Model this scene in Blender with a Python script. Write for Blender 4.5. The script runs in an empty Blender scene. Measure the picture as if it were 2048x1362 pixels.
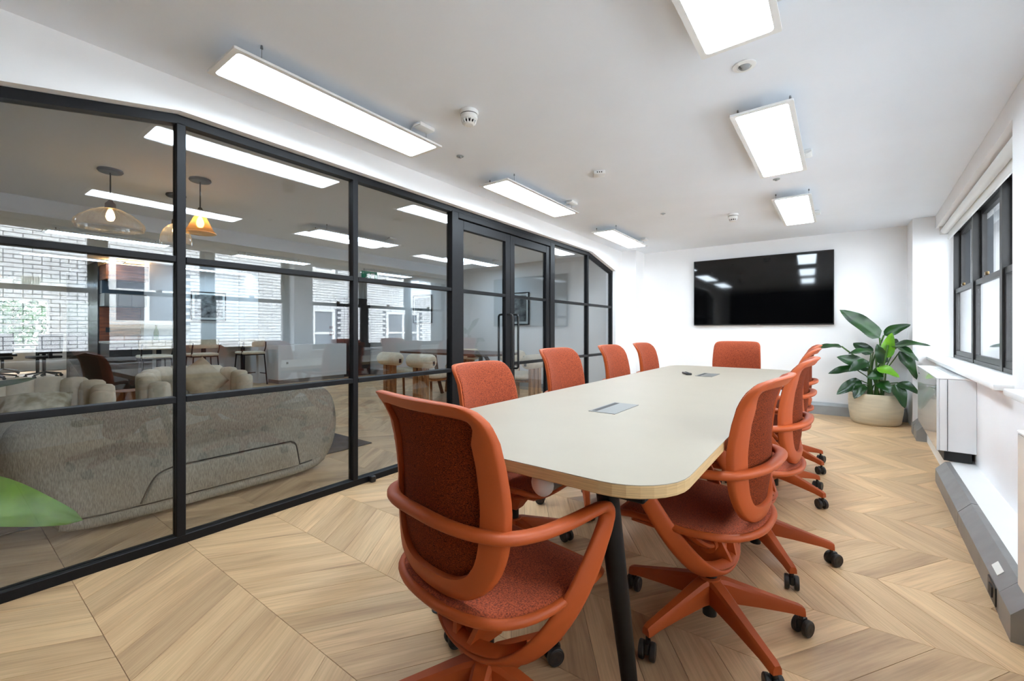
import bpy, bmesh, math, random
from mathutils import Vector, Matrix
random.seed(7)
S = bpy.context.scene
COL = S.collection
PI = math.pi

# ------------------------------------------------------------------ camera, world, sun, exposure
YAW = math.atan2(622, 853)
cam_d = bpy.data.cameras.new('camera'); cam = bpy.data.objects.new('camera', cam_d); COL.objects.link(cam)
cam_d.sensor_width = 36.0; cam_d.lens = 36.0 * 853 / 2048
cam_d.shift_y = -(681 - 661) / 2048.0
cam_d.clip_start = 0.02
cam.location = (0, 0, 1.085); cam.rotation_euler = (PI / 2, 0, YAW)
S.camera = cam
S.view_settings.view_transform = 'Standard'; S.view_settings.look = 'None'
S.view_settings.gamma = 1.0; S.view_settings.use_curve_mapping = False
S.view_settings.exposure = 2.15
S.cycles.use_denoising = True
S.cycles.max_bounces = 9; S.cycles.diffuse_bounces = 5; S.cycles.glossy_bounces = 4
S.cycles.transmission_bounces = 4; S.cycles.transparent_max_bounces = 24
S.cycles.caustics_reflective = False; S.cycles.caustics_refractive = False
S.cycles.sample_clamp_indirect = 6.0
PANEL_E = 7.0      # meeting room panels
LOUNGE_E = 4.0
w = bpy.data.worlds.new('sky'); S.world = w; w.use_nodes = True
bg = w.node_tree.nodes['Background']; bg.inputs[0].default_value = (0.84, 0.92, 1.0, 1); bg.inputs[1].default_value = 4.2
sun_d = bpy.data.lights.new('sun', 'SUN'); sun_d.energy = 3.0; sun_d.angle = 0.01; sun_d.color = (1, 0.96, 0.9)
sun = bpy.data.objects.new('sun', sun_d); COL.objects.link(sun)
sun.rotation_euler = Vector((0.62, -0.30, -0.80)).to_track_quat('-Z', 'Y').to_euler()
sun.location = (-6, 3, 12)

# ------------------------------------------------------------------ materials
def srgb(r, g, b):
    f = lambda c: (c / 255 / 12.92) if c / 255 <= 0.04045 else ((c / 255 + 0.055) / 1.055) ** 2.4
    return (f(r), f(g), f(b), 1)
MATS = {}
def mat(name, col, rough=0.5, metal=0.0, var=0.0, scale=20.0, bump=0.0, bscale=80.0, stretch=None, col2=None, spec=0.5, coat=0.0, detail=4.0, objco=True):
    """principled material with noise-mixed colour and fine relief"""
    m = bpy.data.materials.new(name); m.use_nodes = True; MATS[name] = m
    nt = m.node_tree; N = nt.nodes; L = nt.links; p = N['Principled BSDF']
    p.inputs['Base Color'].default_value = col; p.inputs['Roughness'].default_value = rough
    p.inputs['Metallic'].default_value = metal; p.inputs['Specular IOR Level'].default_value = spec
    p.inputs['Coat Weight'].default_value = coat
    if var or bump:
        tc = N.new('ShaderNodeTexCoord'); mp = N.new('ShaderNodeMapping')
        L.new(tc.outputs['Object'], mp.inputs[0])
        if stretch: mp.inputs['Scale'].default_value = stretch
    if var:
        nz = N.new('ShaderNodeTexNoise'); nz.inputs['Scale'].default_value = scale; nz.inputs['Detail'].default_value = detail
        L.new(mp.outputs[0], nz.inputs['Vector'])
        rp = N.new('ShaderNodeMapRange'); rp.inputs['From Min'].default_value = 0.35; rp.inputs['From Max'].default_value = 0.65
        L.new(nz.outputs['Fac'], rp.inputs['Value'])
        mx = N.new('ShaderNodeMix'); mx.data_type = 'RGBA'
        c2 = col2 or tuple(c * (1 - var) for c in col[:3]) + (1,)
        mx.inputs[6].default_value = col; mx.inputs[7].default_value = c2
        L.new(rp.outputs[0], mx.inputs[0]); L.new(mx.outputs[2], p.inputs['Base Color'])
    if bump:
        nb = N.new('ShaderNodeTexNoise'); nb.inputs['Scale'].default_value = bscale; nb.inputs['Detail'].default_value = 3
        L.new(mp.outputs[0], nb.inputs['Vector'])
        bp = N.new('ShaderNodeBump'); bp.inputs['Strength'].default_value = bump; bp.inputs['Distance'].default_value = 0.002
        L.new(nb.outputs['Fac'], bp.inputs['Height']); L.new(bp.outputs[0], p.inputs['Normal'])
    return m
def emit(name, col, strength):
    m = bpy.data.materials.new(name); m.use_nodes = True; nt = m.node_tree; nt.nodes.clear()
    e = nt.nodes.new('ShaderNodeEmission'); o = nt.nodes.new('ShaderNodeOutputMaterial')
    e.inputs[0].default_value = col; e.inputs[1].default_value = strength; nt.links.new(e.outputs[0], o.inputs[0])
    return m
def glass(name, tint, ior=1.5, rough=0.0, scat=None, sf=0.0):
    """sheet glass: straight-through transmission plus Fresnel mirror on each face"""
    m = bpy.data.materials.new(name); m.use_nodes = True; nt = m.node_tree; nt.nodes.clear(); N = nt.nodes; L = nt.links
    o = N.new('ShaderNodeOutputMaterial'); mx = N.new('ShaderNodeMixShader'); t = N.new('ShaderNodeBsdfTransparent'); g = N.new('ShaderNodeBsdfGlossy')
    t.inputs[0].default_value = tint; g.inputs['Roughness'].default_value = rough; g.inputs[0].default_value = (1, 1, 1, 1)
    fr = N.new('ShaderNodeFresnel'); ge = N.new('ShaderNodeNewGeometry'); mr = N.new('ShaderNodeMapRange')
    mr.inputs['To Min'].default_value = ior; mr.inputs['To Max'].default_value = 1 / ior
    L.new(ge.outputs['Backfacing'], mr.inputs['Value']); L.new(mr.outputs[0], fr.inputs['IOR'])
    if scat:
        tl = N.new('ShaderNodeBsdfTranslucent'); tl.inputs[0].default_value = scat; m2 = N.new('ShaderNodeMixShader'); m2.inputs[0].default_value = sf
        L.new(t.outputs[0], m2.inputs[1]); L.new(tl.outputs[0], m2.inputs[2]); t = m2
    L.new(fr.outputs[0], mx.inputs[0]); L.new(t.outputs[0], mx.inputs[1]); L.new(g.outputs[0], mx.inputs[2]); L.new(mx.outputs[0], o.inputs[0])
    return m

M_wall = mat('white_plaster', srgb(245, 245, 246), 0.75, var=0.02, scale=3, bump=0.05, bscale=60)
M_ceil = mat('ceiling_paint', srgb(240, 245, 252), 0.85, var=0.03, scale=1.5, bump=0.04, bscale=40)
M_lwall = mat('lounge_plaster', srgb(212, 211, 208), 0.8, var=0.03, scale=2)
M_trimw = mat('white_gloss_paint', srgb(238, 238, 236), 0.35, var=0.02, scale=6)
M_black = mat('black_powder_coat', srgb(17, 17, 20), 0.5, var=0.2, scale=30, spec=0.25)
M_blackpl = mat('black_plastic', srgb(22, 22, 23), 0.4, var=0.2, scale=60)
M_wheel = mat('worn_castor_tread', srgb(52, 47, 42), 0.5, var=0.55, scale=70, bump=0.2, bscale=120)
M_orange = mat('orange_plastic', srgb(174, 78, 32), 0.5, var=0.06, scale=8, bump=0.10, bscale=600, spec=0.35)
M_fabric = mat('orange_weave', srgb(176, 78, 40), 0.95, var=0.6, scale=260, bump=0.55, bscale=500, col2=srgb(108, 42, 22), detail=2)
M_mesh = mat('dark_orange_mesh', srgb(146, 60, 22), 0.9, spec=0.15, var=0.6, scale=330, bump=0.7, bscale=420, col2=srgb(56, 18, 7), stretch=(1, 1, 2.2), detail=1)
M_top = mat('cream_linoleum', srgb(155, 144, 127), 0.5, var=0.03, scale=5, bump=0.03, bscale=300)
M_ply = mat('birch_ply_edge', srgb(206, 172, 122), 0.5, var=0.25, scale=10, stretch=(1, 1, 60))
M_alu = mat('brushed_aluminium', srgb(128, 128, 125), 0.45, metal=0.6, var=0.1, scale=30, stretch=(1, 30, 1))
M_dslot = mat('dark_slot', srgb(35, 35, 36), 0.6, var=0.1)
M_greytube = mat('grey_tube', srgb(128, 130, 132), 0.4, metal=0.5, var=0.1)
M_white = mat('white_plastic', srgb(236, 236, 234), 0.35, var=0.02)
M_trunk = mat('grey_trunking', srgb(146, 146, 145), 0.42, metal=0.45, var=0.12, scale=9)
M_trunkl = mat('pale_grey_trunking', srgb(160, 163, 164), 0.45, metal=0.3, var=0.08, scale=9)
M_fc = mat('fan_coil_enamel', srgb(238, 238, 238), 0.28, var=0.02, scale=4)
M_fcfront = mat('fan_coil_gloss_front', srgb(225, 225, 224), 0.14, var=0.04, scale=3, coat=0.6)
M_screen = mat('tv_screen', srgb(6, 6, 7), 0.05, var=0.1, scale=3, spec=0.5)
M_bezel = mat('tv_bezel', srgb(16, 16, 17), 0.3, var=0.1)
M_frameD = mat('bronze_window_frame', srgb(44, 42, 41), 0.4, metal=0.3, var=0.2, scale=12)
M_pot = mat('glazed_stone_pot', srgb(206, 194, 168), 0.55, var=0.14, scale=5, stretch=(1, 1, 7), bump=0.3, bscale=40)
M_soil = mat('soil', srgb(50, 38, 28), 0.95, var=0.5, scale=60, bump=1, bscale=70)
M_leaf = mat('glossy_leaf', srgb(30, 72, 22), 0.30, var=0.45, scale=7, bump=0.3, bscale=30, col2=srgb(16, 44, 18))
M_leafb = mat('young_leaf', srgb(112, 164, 34), 0.35, var=0.3, scale=8, bump=0.3, bscale=30, col2=srgb(74, 132, 30))
M_stem = mat('green_stalk', srgb(74, 112, 48), 0.45, var=0.3, scale=12)
M_brickR = mat('dark_brick_lining', srgb(38, 30, 27), 0.8, var=0.5, scale=8)
M_sofa = mat('taupe_weave', srgb(176, 165, 145), 0.95, var=0.38, scale=120, bump=0.6, bscale=220, stretch=(1, 2.4, 0.35), col2=srgb(134, 124, 108))
M_cream = mat('cream_upholstery', srgb(214, 200, 174), 0.95, var=0.12, scale=30, bump=0.3, bscale=200)
M_cush = mat('linen_cushion', srgb(190, 172, 142), 0.95, var=0.25, scale=12, bump=0.3, bscale=150)
M_cush2 = mat('patterned_cushion', srgb(208, 200, 178), 0.95, var=0.5, scale=14, col2=srgb(140, 130, 96))
M_rug = mat('charcoal_rug', srgb(66, 68, 74), 1.0, var=0.5, scale=14, bump=0.8, bscale=140)
M_stump = mat('stump_wood', srgb(178, 112, 58), 0.5, var=0.4, scale=7, stretch=(4, 4, 1), col2=srgb(116, 62, 28))
M_oak = mat('oak', srgb(160, 108, 58), 0.5, var=0.35, scale=8, stretch=(6, 6, 1), col2=srgb(112, 70, 36))
M_walnut = mat('walnut', srgb(98, 64, 42), 0.45, var=0.35, scale=6, stretch=(1, 5, 1), col2=srgb(66, 42, 28))
M_kdark = mat('kitchen_dark_gloss', srgb(46, 46, 48), 0.22, var=0.15, scale=3)
M_kgrey = mat('kitchen_grey_door', srgb(118, 114, 106), 0.4, var=0.08, scale=4)
M_kblue = mat('kitchen_petrol_panel', srgb(38, 58, 72), 0.35, var=0.1, scale=4)
M_kwood = mat('kitchen_wood_panel', srgb(152, 78, 36), 0.45, var=0.35, scale=4, stretch=(1, 1, 8), col2=srgb(112, 52, 22))
M_worktop = mat('pale_worktop', srgb(205, 200, 190), 0.4, var=0.05)
M_sign = mat('exit_sign_green', srgb(10, 160, 118), 0.4, var=0.05)
M_red = mat('call_point_red', srgb(120, 30, 28), 0.4, var=0.1)
M_print = mat('black_white_print', srgb(20, 20, 21), 0.35, var=0.9, scale=9, col2=srgb(150, 150, 148), detail=8)
M_paper = mat('picture_mount', srgb(226, 224, 218), 0.7, var=0.02)
M_brass = mat('aged_brass', srgb(112, 92, 62), 0.35, metal=0.8, var=0.2)
M_bronze = mat('dark_bronze', srgb(52, 48, 44), 0.5, metal=0.4, var=0.2)
M_facade = mat('white_painted_brick', srgb(236, 236, 236), 0.75, var=0.10, scale=4, bump=0.4, bscale=30)
M_mortar = mat('painted_mortar', srgb(120, 124, 132), 0.85, var=0.15, scale=9)
M_fwin = mat('facade_window_paint', srgb(240, 240, 238), 0.5, var=0.03)
M_fdark = mat('facade_window_dark', srgb(52, 54, 56), 0.35, var=0.2, scale=3)
M_stone = mat('stone_sill', srgb(206, 200, 188), 0.8, var=0.12, scale=8)
M_cream_r = mat('cream_render', srgb(122, 120, 115), 0.85, var=0.10, scale=2)
M_slate = mat('slate_grey_render', srgb(74, 77, 82), 0.85, var=0.15, scale=2)
M_ground = mat('courtyard_paving', srgb(120, 120, 118), 0.9, var=0.2, scale=3)
M_tree = mat('tree_leaves', srgb(52, 92, 30), 0.6, var=0.6, scale=3, col2=srgb(18, 40, 14))
M_bark = mat('bark', srgb(84, 66, 50), 0.9, var=0.4, scale=12)
M_slab = mat('subfloor', srgb(70, 54, 38), 0.9, var=0.2)
M_led = emit('led_diffuser', (0.77, 0.895, 1.0, 1), PANEL_E)
M_led2 = emit('led_diffuser_lounge', (0.58, 0.80, 1.0, 1), LOUNGE_E)
M_warm = emit('warm_led', (1, 0.55, 0.2, 1), 2.5)
M_bulb = emit('filament_bulb', (1, 0.62, 0.25, 1), 7.0)
M_glass = glass('partition_glass', (0.90, 0.918, 0.935, 1), 1.6)
M_wglass = glass('window_glass', (0.97, 0.98, 0.98, 1), 1.5)
M_shadeg = glass('ribbed_clear_glass', (0.93, 0.92, 0.90, 1), 1.8, 0.08, (0.85, 0.82, 0.78, 1), 0.2)
M_amber = glass('amber_glass', (0.95, 0.62, 0.26, 1), 1.7, 0.15, (1, 0.55, 0.18, 1), 0.5)
M_bottle = glass('green_bottle_glass', (0.35, 0.55, 0.42, 1), 1.5)

def plank_mat(name, ang):
    m = bpy.data.materials.new(name); m.use_nodes = True; nt = m.node_tree; N = nt.nodes; L = nt.links; p = N['Principled BSDF']
    tc = N.new('ShaderNodeTexCoord'); oi = N.new('ShaderNodeObjectInfo'); at = N.new('ShaderNodeAttribute'); at.attribute_name = 'rnd'
    add = N.new('ShaderNodeMath'); add.operation = 'ADD'; L.new(oi.outputs['Random'], add.inputs[0]); L.new(at.outputs['Fac'], add.inputs[1])
    fr = N.new('ShaderNodeMath'); fr.operation = 'FRACT'; L.new(add.outputs[0], fr.inputs[0])
    rot = N.new('ShaderNodeVectorRotate'); rot.rotation_type = 'Z_AXIS'; rot.inputs['Angle'].default_value = ang
    L.new(tc.outputs['Object'], rot.inputs['Vector'])
    off = N.new('ShaderNodeCombineXYZ'); ml = N.new('ShaderNodeMath'); ml.operation = 'MULTIPLY'; ml.inputs[1].default_value = 37.0
    L.new(fr.outputs[0], ml.inputs[0]); L.new(ml.outputs[0], off.inputs['Z']); L.new(ml.outputs[0], off.inputs['X'])
    va = N.new('ShaderNodeVectorMath'); L.new(rot.outputs[0], va.inputs[0]); L.new(off.outputs[0], va.inputs[1])
    mp = N.new('ShaderNodeMapping'); mp.inputs['Scale'].default_value = (13, 1.3, 1); L.new(va.outputs[0], mp.inputs[0])
    nz = N.new('ShaderNodeTexNoise'); nz.inputs['Scale'].default_value = 1.0; nz.inputs['Detail'].default_value = 5; nz.inputs['Distortion'].default_value = 0.6
    L.new(mp.outputs[0], nz.inputs['Vector'])
    mp2 = N.new('ShaderNodeMapping'); mp2.inputs['Scale'].default_value = (150, 5, 1); L.new(va.outputs[0], mp2.inputs[0])
    n2 = N.new('ShaderNodeTexNoise'); n2.inputs['Scale'].default_value = 1.0; n2.inputs['Detail'].default_value = 3; L.new(mp2.outputs[0], n2.inputs['Vector'])
    cr = N.new('ShaderNodeValToRGB'); e = cr.color_ramp
    e.elements[0].position = 0.22; e.elements[0].color = srgb(186, 147, 106); e.elements[1].position = 0.70; e.elements[1].color = srgb(238, 198, 146)
    k = e.elements.new(0.44); k.color = srgb(222, 180, 130)
    L.new(nz.outputs['Fac'], cr.inputs[0])
    cr2 = N.new('ShaderNodeValToRGB'); cr2.color_ramp.elements[0].position = 0.3; cr2.color_ramp.elements[0].color = (0.85, 0.835, 0.82, 1)
    cr2.color_ramp.elements[1].position = 0.62; cr2.color_ramp.elements[1].color = (1.03, 1.03, 1.03, 1); L.new(n2.outputs['Fac'], cr2.inputs[0])
    mx = N.new('ShaderNodeMix'); mx.data_type = 'RGBA'; mx.blend_type = 'MULTIPLY'; mx.inputs[0].default_value = 1.0
    L.new(cr.outputs[0], mx.inputs[6]); L.new(cr2.outputs[0], mx.inputs[7])
    hs = N.new('ShaderNodeHueSaturation'); vr = N.new('ShaderNodeMapRange'); vr.inputs['To Min'].default_value = 0.70; vr.inputs['To Max'].default_value = 0.93
    L.new(fr.outputs[0], vr.inputs['Value']); L.new(vr.outputs[0], hs.inputs['Value']); hs.inputs['Saturation'].default_value = 0.94
    L.new(mx.outputs[2], hs.inputs['Color']); L.new(hs.outputs[0], p.inputs['Base Color'])
    p.inputs['Roughness'].default_value = 0.40; p.inputs['Specular IOR Level'].default_value = 0.4
    bp = N.new('ShaderNodeBump'); bp.inputs['Strength'].default_value = 0.12; bp.inputs['Distance'].default_value = 0.001
    L.new(n2.outputs['Fac'], bp.inputs['Height']); L.new(bp.outputs[0], p.inputs['Normal'])
    return m

# ------------------------------------------------------------------ mesh helpers
class MB:
    def __init__(s): s.v = []; s.f = []
    def add(s, vs, fs):
        o = len(s.v); s.v += [tuple(x) for x in vs]; s.f += [tuple(i + o for i in f) for f in fs]; return s
    def box(s, x0, x1, y0, y1, z0, z1):
        return s.add([(x0, y0, z0), (x1, y0, z0), (x1, y1, z0), (x0, y1, z0), (x0, y0, z1), (x1, y0, z1), (x1, y1, z1), (x0, y1, z1)],
                     [(0, 3, 2, 1), (4, 5, 6, 7), (0, 1, 5, 4), (1, 2, 6, 5), (2, 3, 7, 6), (3, 0, 4, 7)])
    def rbox(s, x0, x1, y0, y1, z0, z1, r=0.01, seg=2):
        bm = bmesh.new(); bmesh.ops.create_cube(bm, size=1)
        for v in bm.verts: v.co = ((x0 + x1) / 2 + v.co.x * (x1 - x0), (y0 + y1) / 2 + v.co.y * (y1 - y0), (z0 + z1) / 2 + v.co.z * (z1 - z0))
        bmesh.ops.bevel(bm, geom=bm.edges[:], offset=r, segments=seg, affect='EDGES', profile=0.5)
        bm.verts.index_update(); s.add([v.co[:] for v in bm.verts], [[v.index for v in f.verts] for f in bm.faces]); bm.free(); return s
    def prism(s, poly, axis, a, b):
        """polygon extruded along axis from a to b; poly holds the two other coordinates in xyz order"""
        def P(q, t): return (t, q[0], q[1]) if axis == 'x' else (q[0], t, q[1]) if axis == 'y' else (q[0], q[1], t)
        n = len(poly); vs = [P(q, a) for q in poly] + [P(q, b) for q in poly]
        fs = [tuple(range(n)), tuple(range(2 * n - 1, n - 1, -1))] + [(i, i + n, (i + 1) % n + n, (i + 1) % n) for i in range(n)]
        return s.add(vs, fs)
    def loft(s, rings, cap0=True, cap1=True, closed=False):
        n = len(rings[0]); vs = [p for r in rings for p in r]; fs = []
        m = len(rings)
        for i in range(m if closed else m - 1):
            j = (i + 1) % m
            for k in range(n): fs.append((i * n + k, i * n + (k + 1) % n, j * n + (k + 1) % n, j * n + k))
        if not closed:
            if cap0: fs.append(tuple(range(n - 1, -1, -1)))
            if cap1: fs.append(tuple((m - 1) * n + k for k in range(n)))
        return s.add(vs, fs)
    def cyl(s, p0, p1, r0, r1=None, n=16, caps=True):
        r1 = r0 if r1 is None else r1
        p0, p1 = Vector(p0), Vector(p1); d = (p1 - p0).normalized()
        a = d.orthogonal().normalized(); b = d.cross(a)
        R = lambda p, r: [p + a * (r * math.cos(2 * PI * k / n)) + b * (r * math.sin(2 * PI * k / n)) for k in range(n)]
        return s.loft([R(p0, r0), R(p1, r1)], caps, caps)
    def lathe(s, prof, c=(0, 0, 0), n=28, rib=0.0, ribn=0, cap0=False, cap1=False):
        rings = []
        for r, z in prof:
            ring = []
            for k in range(n):
                a = 2 * PI * k / n; rr = r * (1 + rib * (1 if (k % 2) else -1)) if rib else r
                ring.append((c[0] + rr * math.cos(a), c[1] + rr * math.sin(a), c[2] + z))
            rings.append(ring)
        return s.loft(rings, cap0, cap1)
    def sweep(s, pts, wax, a, b, n=12, closed=False, sup=1.0):
        pts = [Vector(p) for p in pts]; m = len(pts); rings = []
        for i, p in enumerate(pts):
            if closed: t = pts[(i + 1) % m] - pts[i - 1]
            else: t = pts[min(i + 1, m - 1)] - pts[max(i - 1, 0)]
            t.normalize(); wv = Vector(wax[i] if isinstance(wax, list) else wax); wv = (wv - t * wv.dot(t)).normalized(); h = t.cross(wv)
            aa = a[i] if isinstance(a, (list, tuple)) else a; bb = b[i] if isinstance(b, (list, tuple)) else b
            ring = []
            for k in range(n):
                th = 2 * PI * k / n + PI / n; c, sn = math.cos(th), math.sin(th)
                c = math.copysign(abs(c) ** sup, c); sn = math.copysign(abs(sn) ** sup, sn)
                ring.append(p + wv * (aa * c) + h * (bb * sn))
            rings.append(ring)
        return s.loft(rings, closed=closed)
    def mesh(s, name, m, smooth=None, mats=None):
        me = bpy.data.meshes.new(name); me.from_pydata(s.v, [], s.f); me.update()
        bm = bmesh.new(); bm.from_mesh(me); bmesh.ops.recalc_face_normals(bm, faces=bm.faces[:]); bm.to_mesh(me); bm.free()
        me.materials.append(m)
        if smooth: me.shade_smooth(); me.set_sharp_from_angle(angle=math.radians(smooth))
        return me
    def build(s, name, m, parent=None, smooth=None, loc=None, rz=None):
        return ob(name, s.mesh(name, m, smooth), parent, loc, rz)
def ob(name, data, parent=None, loc=None, rz=None):
    o = bpy.data.objects.new(name, data); COL.objects.link(o)
    if parent: o.parent = parent
    if loc: o.location = loc
    if rz is not None: o.rotation_euler[2] = rz
    return o
def tag(o, label, cat, group=None):
    o['label'] = label; o['category'] = cat
    if group: o['group'] = group
    return o
def thing(name, label, cat, loc=(0, 0, 0), rz=0, group=None):
    return tag(ob(name, None, None, loc, rz), label, cat, group)
def struct(o, label=None, cat=None):
    o['kind'] = 'structure'
    if label: o['label'] = label
    if cat: o['category'] = cat
    return o
def copy_tree(o, parent=None):
    c = o.copy(); COL.objects.link(c); c.parent = parent
    for ch in list(o.children): copy_tree(ch, c)
    return c
def cr(pts, seg=6, closed=False):
    """Catmull-Rom through tuples of any length"""
    P = [list(p) for p in pts]; n = len(P); out = []
    rng = range(n) if closed else range(n - 1)
    for i in rng:
        if closed: p0, p1, p2, p3 = P[i - 1], P[i], P[(i + 1) % n], P[(i + 2) % n]
        else: p0, p1, p2, p3 = P[max(i - 1, 0)], P[i], P[i + 1], P[min(i + 2, n - 1)]
        for k in range(seg):
            t = k / seg; out.append([0.5 * (2 * b + (c - a) * t + (2 * a - 5 * b + 4 * c - d) * t * t + (3 * b - a - 3 * c + d) * t ** 3) for a, b, c, d in zip(p0, p1, p2, p3)])
    if not closed: out.append(P[-1])
    return out
def lerp(t, a, b): return a + (b - a) * t
def interp(x, tab):
    if x <= tab[0][0]: return tab[0][1]
    for (x0, y0), (x1, y1) in zip(tab, tab[1:]):
        if x <= x1: u = (x - x0) / (x1 - x0); u = u * u * (3 - 2 * u) * 0.4 + u * 0.6; return y0 + (y1 - y0) * u
    return tab[-1][1]
def rrect(x0, x1, y0, y1, r, seg=6):
    pts = []
    for cx, cy, a0 in ((x1 - r, y1 - r, 0), (x0 + r, y1 - r, 90), (x0 + r, y0 + r, 180), (x1 - r, y0 + r, 270)):
        for k in range(seg + 1):
            a = math.radians(a0 + 90 * k / seg); pts.append((cx + r * math.cos(a), cy + r * math.sin(a)))
    return pts

# ------------------------------------------------------------------ room shell
CZ = 2.335
TH = math.atan(0.06); WR = (0.605, 0, 0)       # right wall frame: local x outward, local y along the wall
struct(MB().box(-17.6, 1.45, -2.9, 7.3, CZ, CZ + 0.3).build('ceiling', M_ceil), 'white plastered ceiling over meeting room and lounge', 'ceiling')
struct(MB().box(-2.35, 0.81, 6.88, 7.1, 0, CZ).build('wall_back', M_wall), 'white end wall behind the television', 'wall')
struct(MB().box(-2.74, -2.35, 6.50, 7.1, 0, CZ).build('wall_column_far', M_wall), 'white corner pier next to the partition', 'wall')
struct(MB().box(1.20, 1.62, 6.50, 7.1, -3, CZ).build('wall_exterior', M_slate), 'rendered outer reveal of the window wall', 'wall')
struct(MB().box(0.81, 1.20, 6.50, 7.1, 0, CZ).build('wall_column_window', M_wall), 'white corner pier behind the potted plant', 'wall')
OPEN = [(-0.081, 0), (-0.081, 2.002), (0.74, 2.177), (5.42, 2.177), (6.251, 2.002), (6.251, 0)]
struct(MB().prism([(-2.7, 0)] + OPEN + [(6.5, 0), (6.5, CZ), (-2.7, CZ)], 'x', -2.74, -2.58).build('wall_left', M_wall), 'white wall around the chamfered glazed opening', 'wall')
struct(MB().box(-2.74, 0.55, -2.75, -2.6, 0, CZ).build('wall_rear', M_brickR), 'dark wall behind the camera', 'wall')
mb = MB()
V1 = (3.38, 6.50); V2 = (0.06, 3.10)           # window niches along the right wall
mb.box(0, .35, -2.8, 6.52, 0, .765); mb.box(0, .35, -2.8, 6.52, 2.20, CZ)
for a, b in ((-2.8, V2[0]), (V2[1], V1[0])): mb.box(0, .35, a, b, .765, 2.20)
struct(mb.build('wall_right', M_wall, loc=WR, rz=-TH), 'white window wall with two deep window recesses', 'wall')
# lounge shell
struct(MB().box(-9.35, -2.74, 6.50, 6.7, 0, CZ).build('wall_lounge_end', M_lwall), 'pale lounge end wall with framed prints', 'wall')
struct(MB().box(-10.5, -10.3, 2.4, 4.0, 0, CZ).build('wall_lounge_side', M_lwall), 'pale lounge wall behind the bar stools', 'wall')
struct(MB().box(-10.5, -9.35, 4.0, 6.7, 0, CZ).build('wall_lounge_pier', M_lwall), 'pale lounge pier behind the white heater box', 'wall')
struct(MB().box(-17.6, -2.74, -2.9, -2.7, 0, CZ).build('wall_lounge_near', M_lwall), 'pale lounge wall opposite the end wall', 'wall')
struct(MB().box(-13.4, -10.5, 1.8, 2.4, 0, CZ).build('wall_kitchen', M_kdark), 'dark glossy kitchen side wall', 'wall')
mb = MB()
mb.box(-17.6, -17.4, -2.7, 2.6, 0, .55).box(-17.6, -17.4, -2.7, 2.6, 1.95, CZ).box(-17.6, -17.4, -2.7, -1.5, .55, 1.95).box(-17.6, -17.4, 2.0, 2.6, .55, 1.95).box(-17.4, -13.4, 2.4, 2.6, 0, CZ)
struct(mb.build('wall_office', M_lwall), 'far office wall with wide windows', 'wall')
struct(MB().box(-6.45, -6.0, -2.7, 6.5, 2.17, CZ).build('beam_lounge', M_ceil), 'white downstand beam across the lounge ceiling', 'beam')
struct(MB().box(-9.34, -2.74, 6.47, 6.5, 0, .13).build('baseboard_lounge', M_trunk), 'grey skirting along the lounge end wall', 'skirting')

# ------------------------------------------------------------------ chevron floor
struct(MB().box(-17.5, 1.2, -2.8, 7.2, -0.06, -0.007).build('floor_slab', M_slab), 'subfloor under the planks', 'floor')
SL = 0.29; BD = 0.415; PW = 0.17; Y0 = 0.37; XJ = -2.24
PA = math.atan2(SL, BD)
MP = {1: plank_mat('oak_plank_right', PA), -1: plank_mat('oak_plank_left', -PA)}
def plank_geo(sgn, x=0, y=0):
    g = 0.0006; c = 0.0010
    q = [(x + g, y + g), (x + PW - g, y + g), (x + PW - g + sgn * SL, y + BD - g), (x + g + sgn * SL, y + BD - g)]
    qi = [(x + g + c, y + g + c * .7), (x + PW - g - c, y + g + c * .7), (x + PW - g - c + sgn * SL, y + BD - g - c * .7), (x + g + c + sgn * SL, y + BD - g - c * .7)]
    vs = [(a, b, -0.007) for a, b in q] + [(a, b, -0.0009) for a, b in q] + [(a, b, 0.0) for a, b in qi]
    fs = [(0, 1, 5, 4), (1, 2, 6, 5), (2, 3, 7, 6), (3, 0, 4, 7), (4, 5, 9, 8), (5, 6, 10, 9), (6, 7, 11, 10), (7, 4, 8, 11), (8, 9, 10, 11)]
    return vs, fs
PM = {}
for sg in (1, -1):
    b = MB(); b.add(*plank_geo(sg)); PM[sg] = b.mesh('plank', MP[sg])
FWD = Vector((-math.sin(YAW), math.cos(YAW))); RGT = Vector((math.cos(YAW), math.sin(YAW)))
def inview(x, y):
    z = x * FWD.x + y * FWD.y; u = x * RGT.x + y * RGT.y
    if z < 0.3: return None
    px = 1024 + 853 * u / z; py = 661 + 853 * 1.085 / z
    return z if (-120 < px < 2170 and py < 1470) else None
def lay_floor(name, label, x0, x1, ylo, yhi, nparts):
    fl = struct(thing(name, label, 'floor')); allp = []
    for k in range(-8, 17):
        y = Y0 + BD * k
        if y + BD < ylo or y > yhi: continue
        sg = -1 if k % 2 == 0 else 1; xs = XJ if k % 2 == 0 else XJ - SL
        for j in range(-95, 25):
            x = xs + PW * j; cx = x + PW / 2 + sg * SL / 2
            if x0 < cx <= x1: allp.append((sg, x, y, inview(cx, y + BD / 2)))
    vis = sorted([p for p in allp if p[3]], key=lambda p: p[3]); parts = vis[:nparts]; rest = vis[nparts:] + [p for p in allp if not p[3]]
    for sg, x, y, _ in parts: ob('plank', PM[sg], fl, (x, y, 0))
    for sg in (1, -1):
        b = MB(); rn = []
        for s2, x, y, _ in rest:
            if s2 == sg: b.add(*plank_geo(sg, x, y)); r = random.random(); rn += [r] * 12
        if not b.v: continue
        me = bpy.data.meshes.new('plank_field'); me.from_pydata(b.v, [], b.f); me.materials.append(MP[sg])
        at = me.attributes.new('rnd', 'FLOAT', 'POINT'); at.data.foreach_set('value', rn)
        o = ob('plank_field', me, fl); o['kind'] = 'stuff'
    return fl
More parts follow.
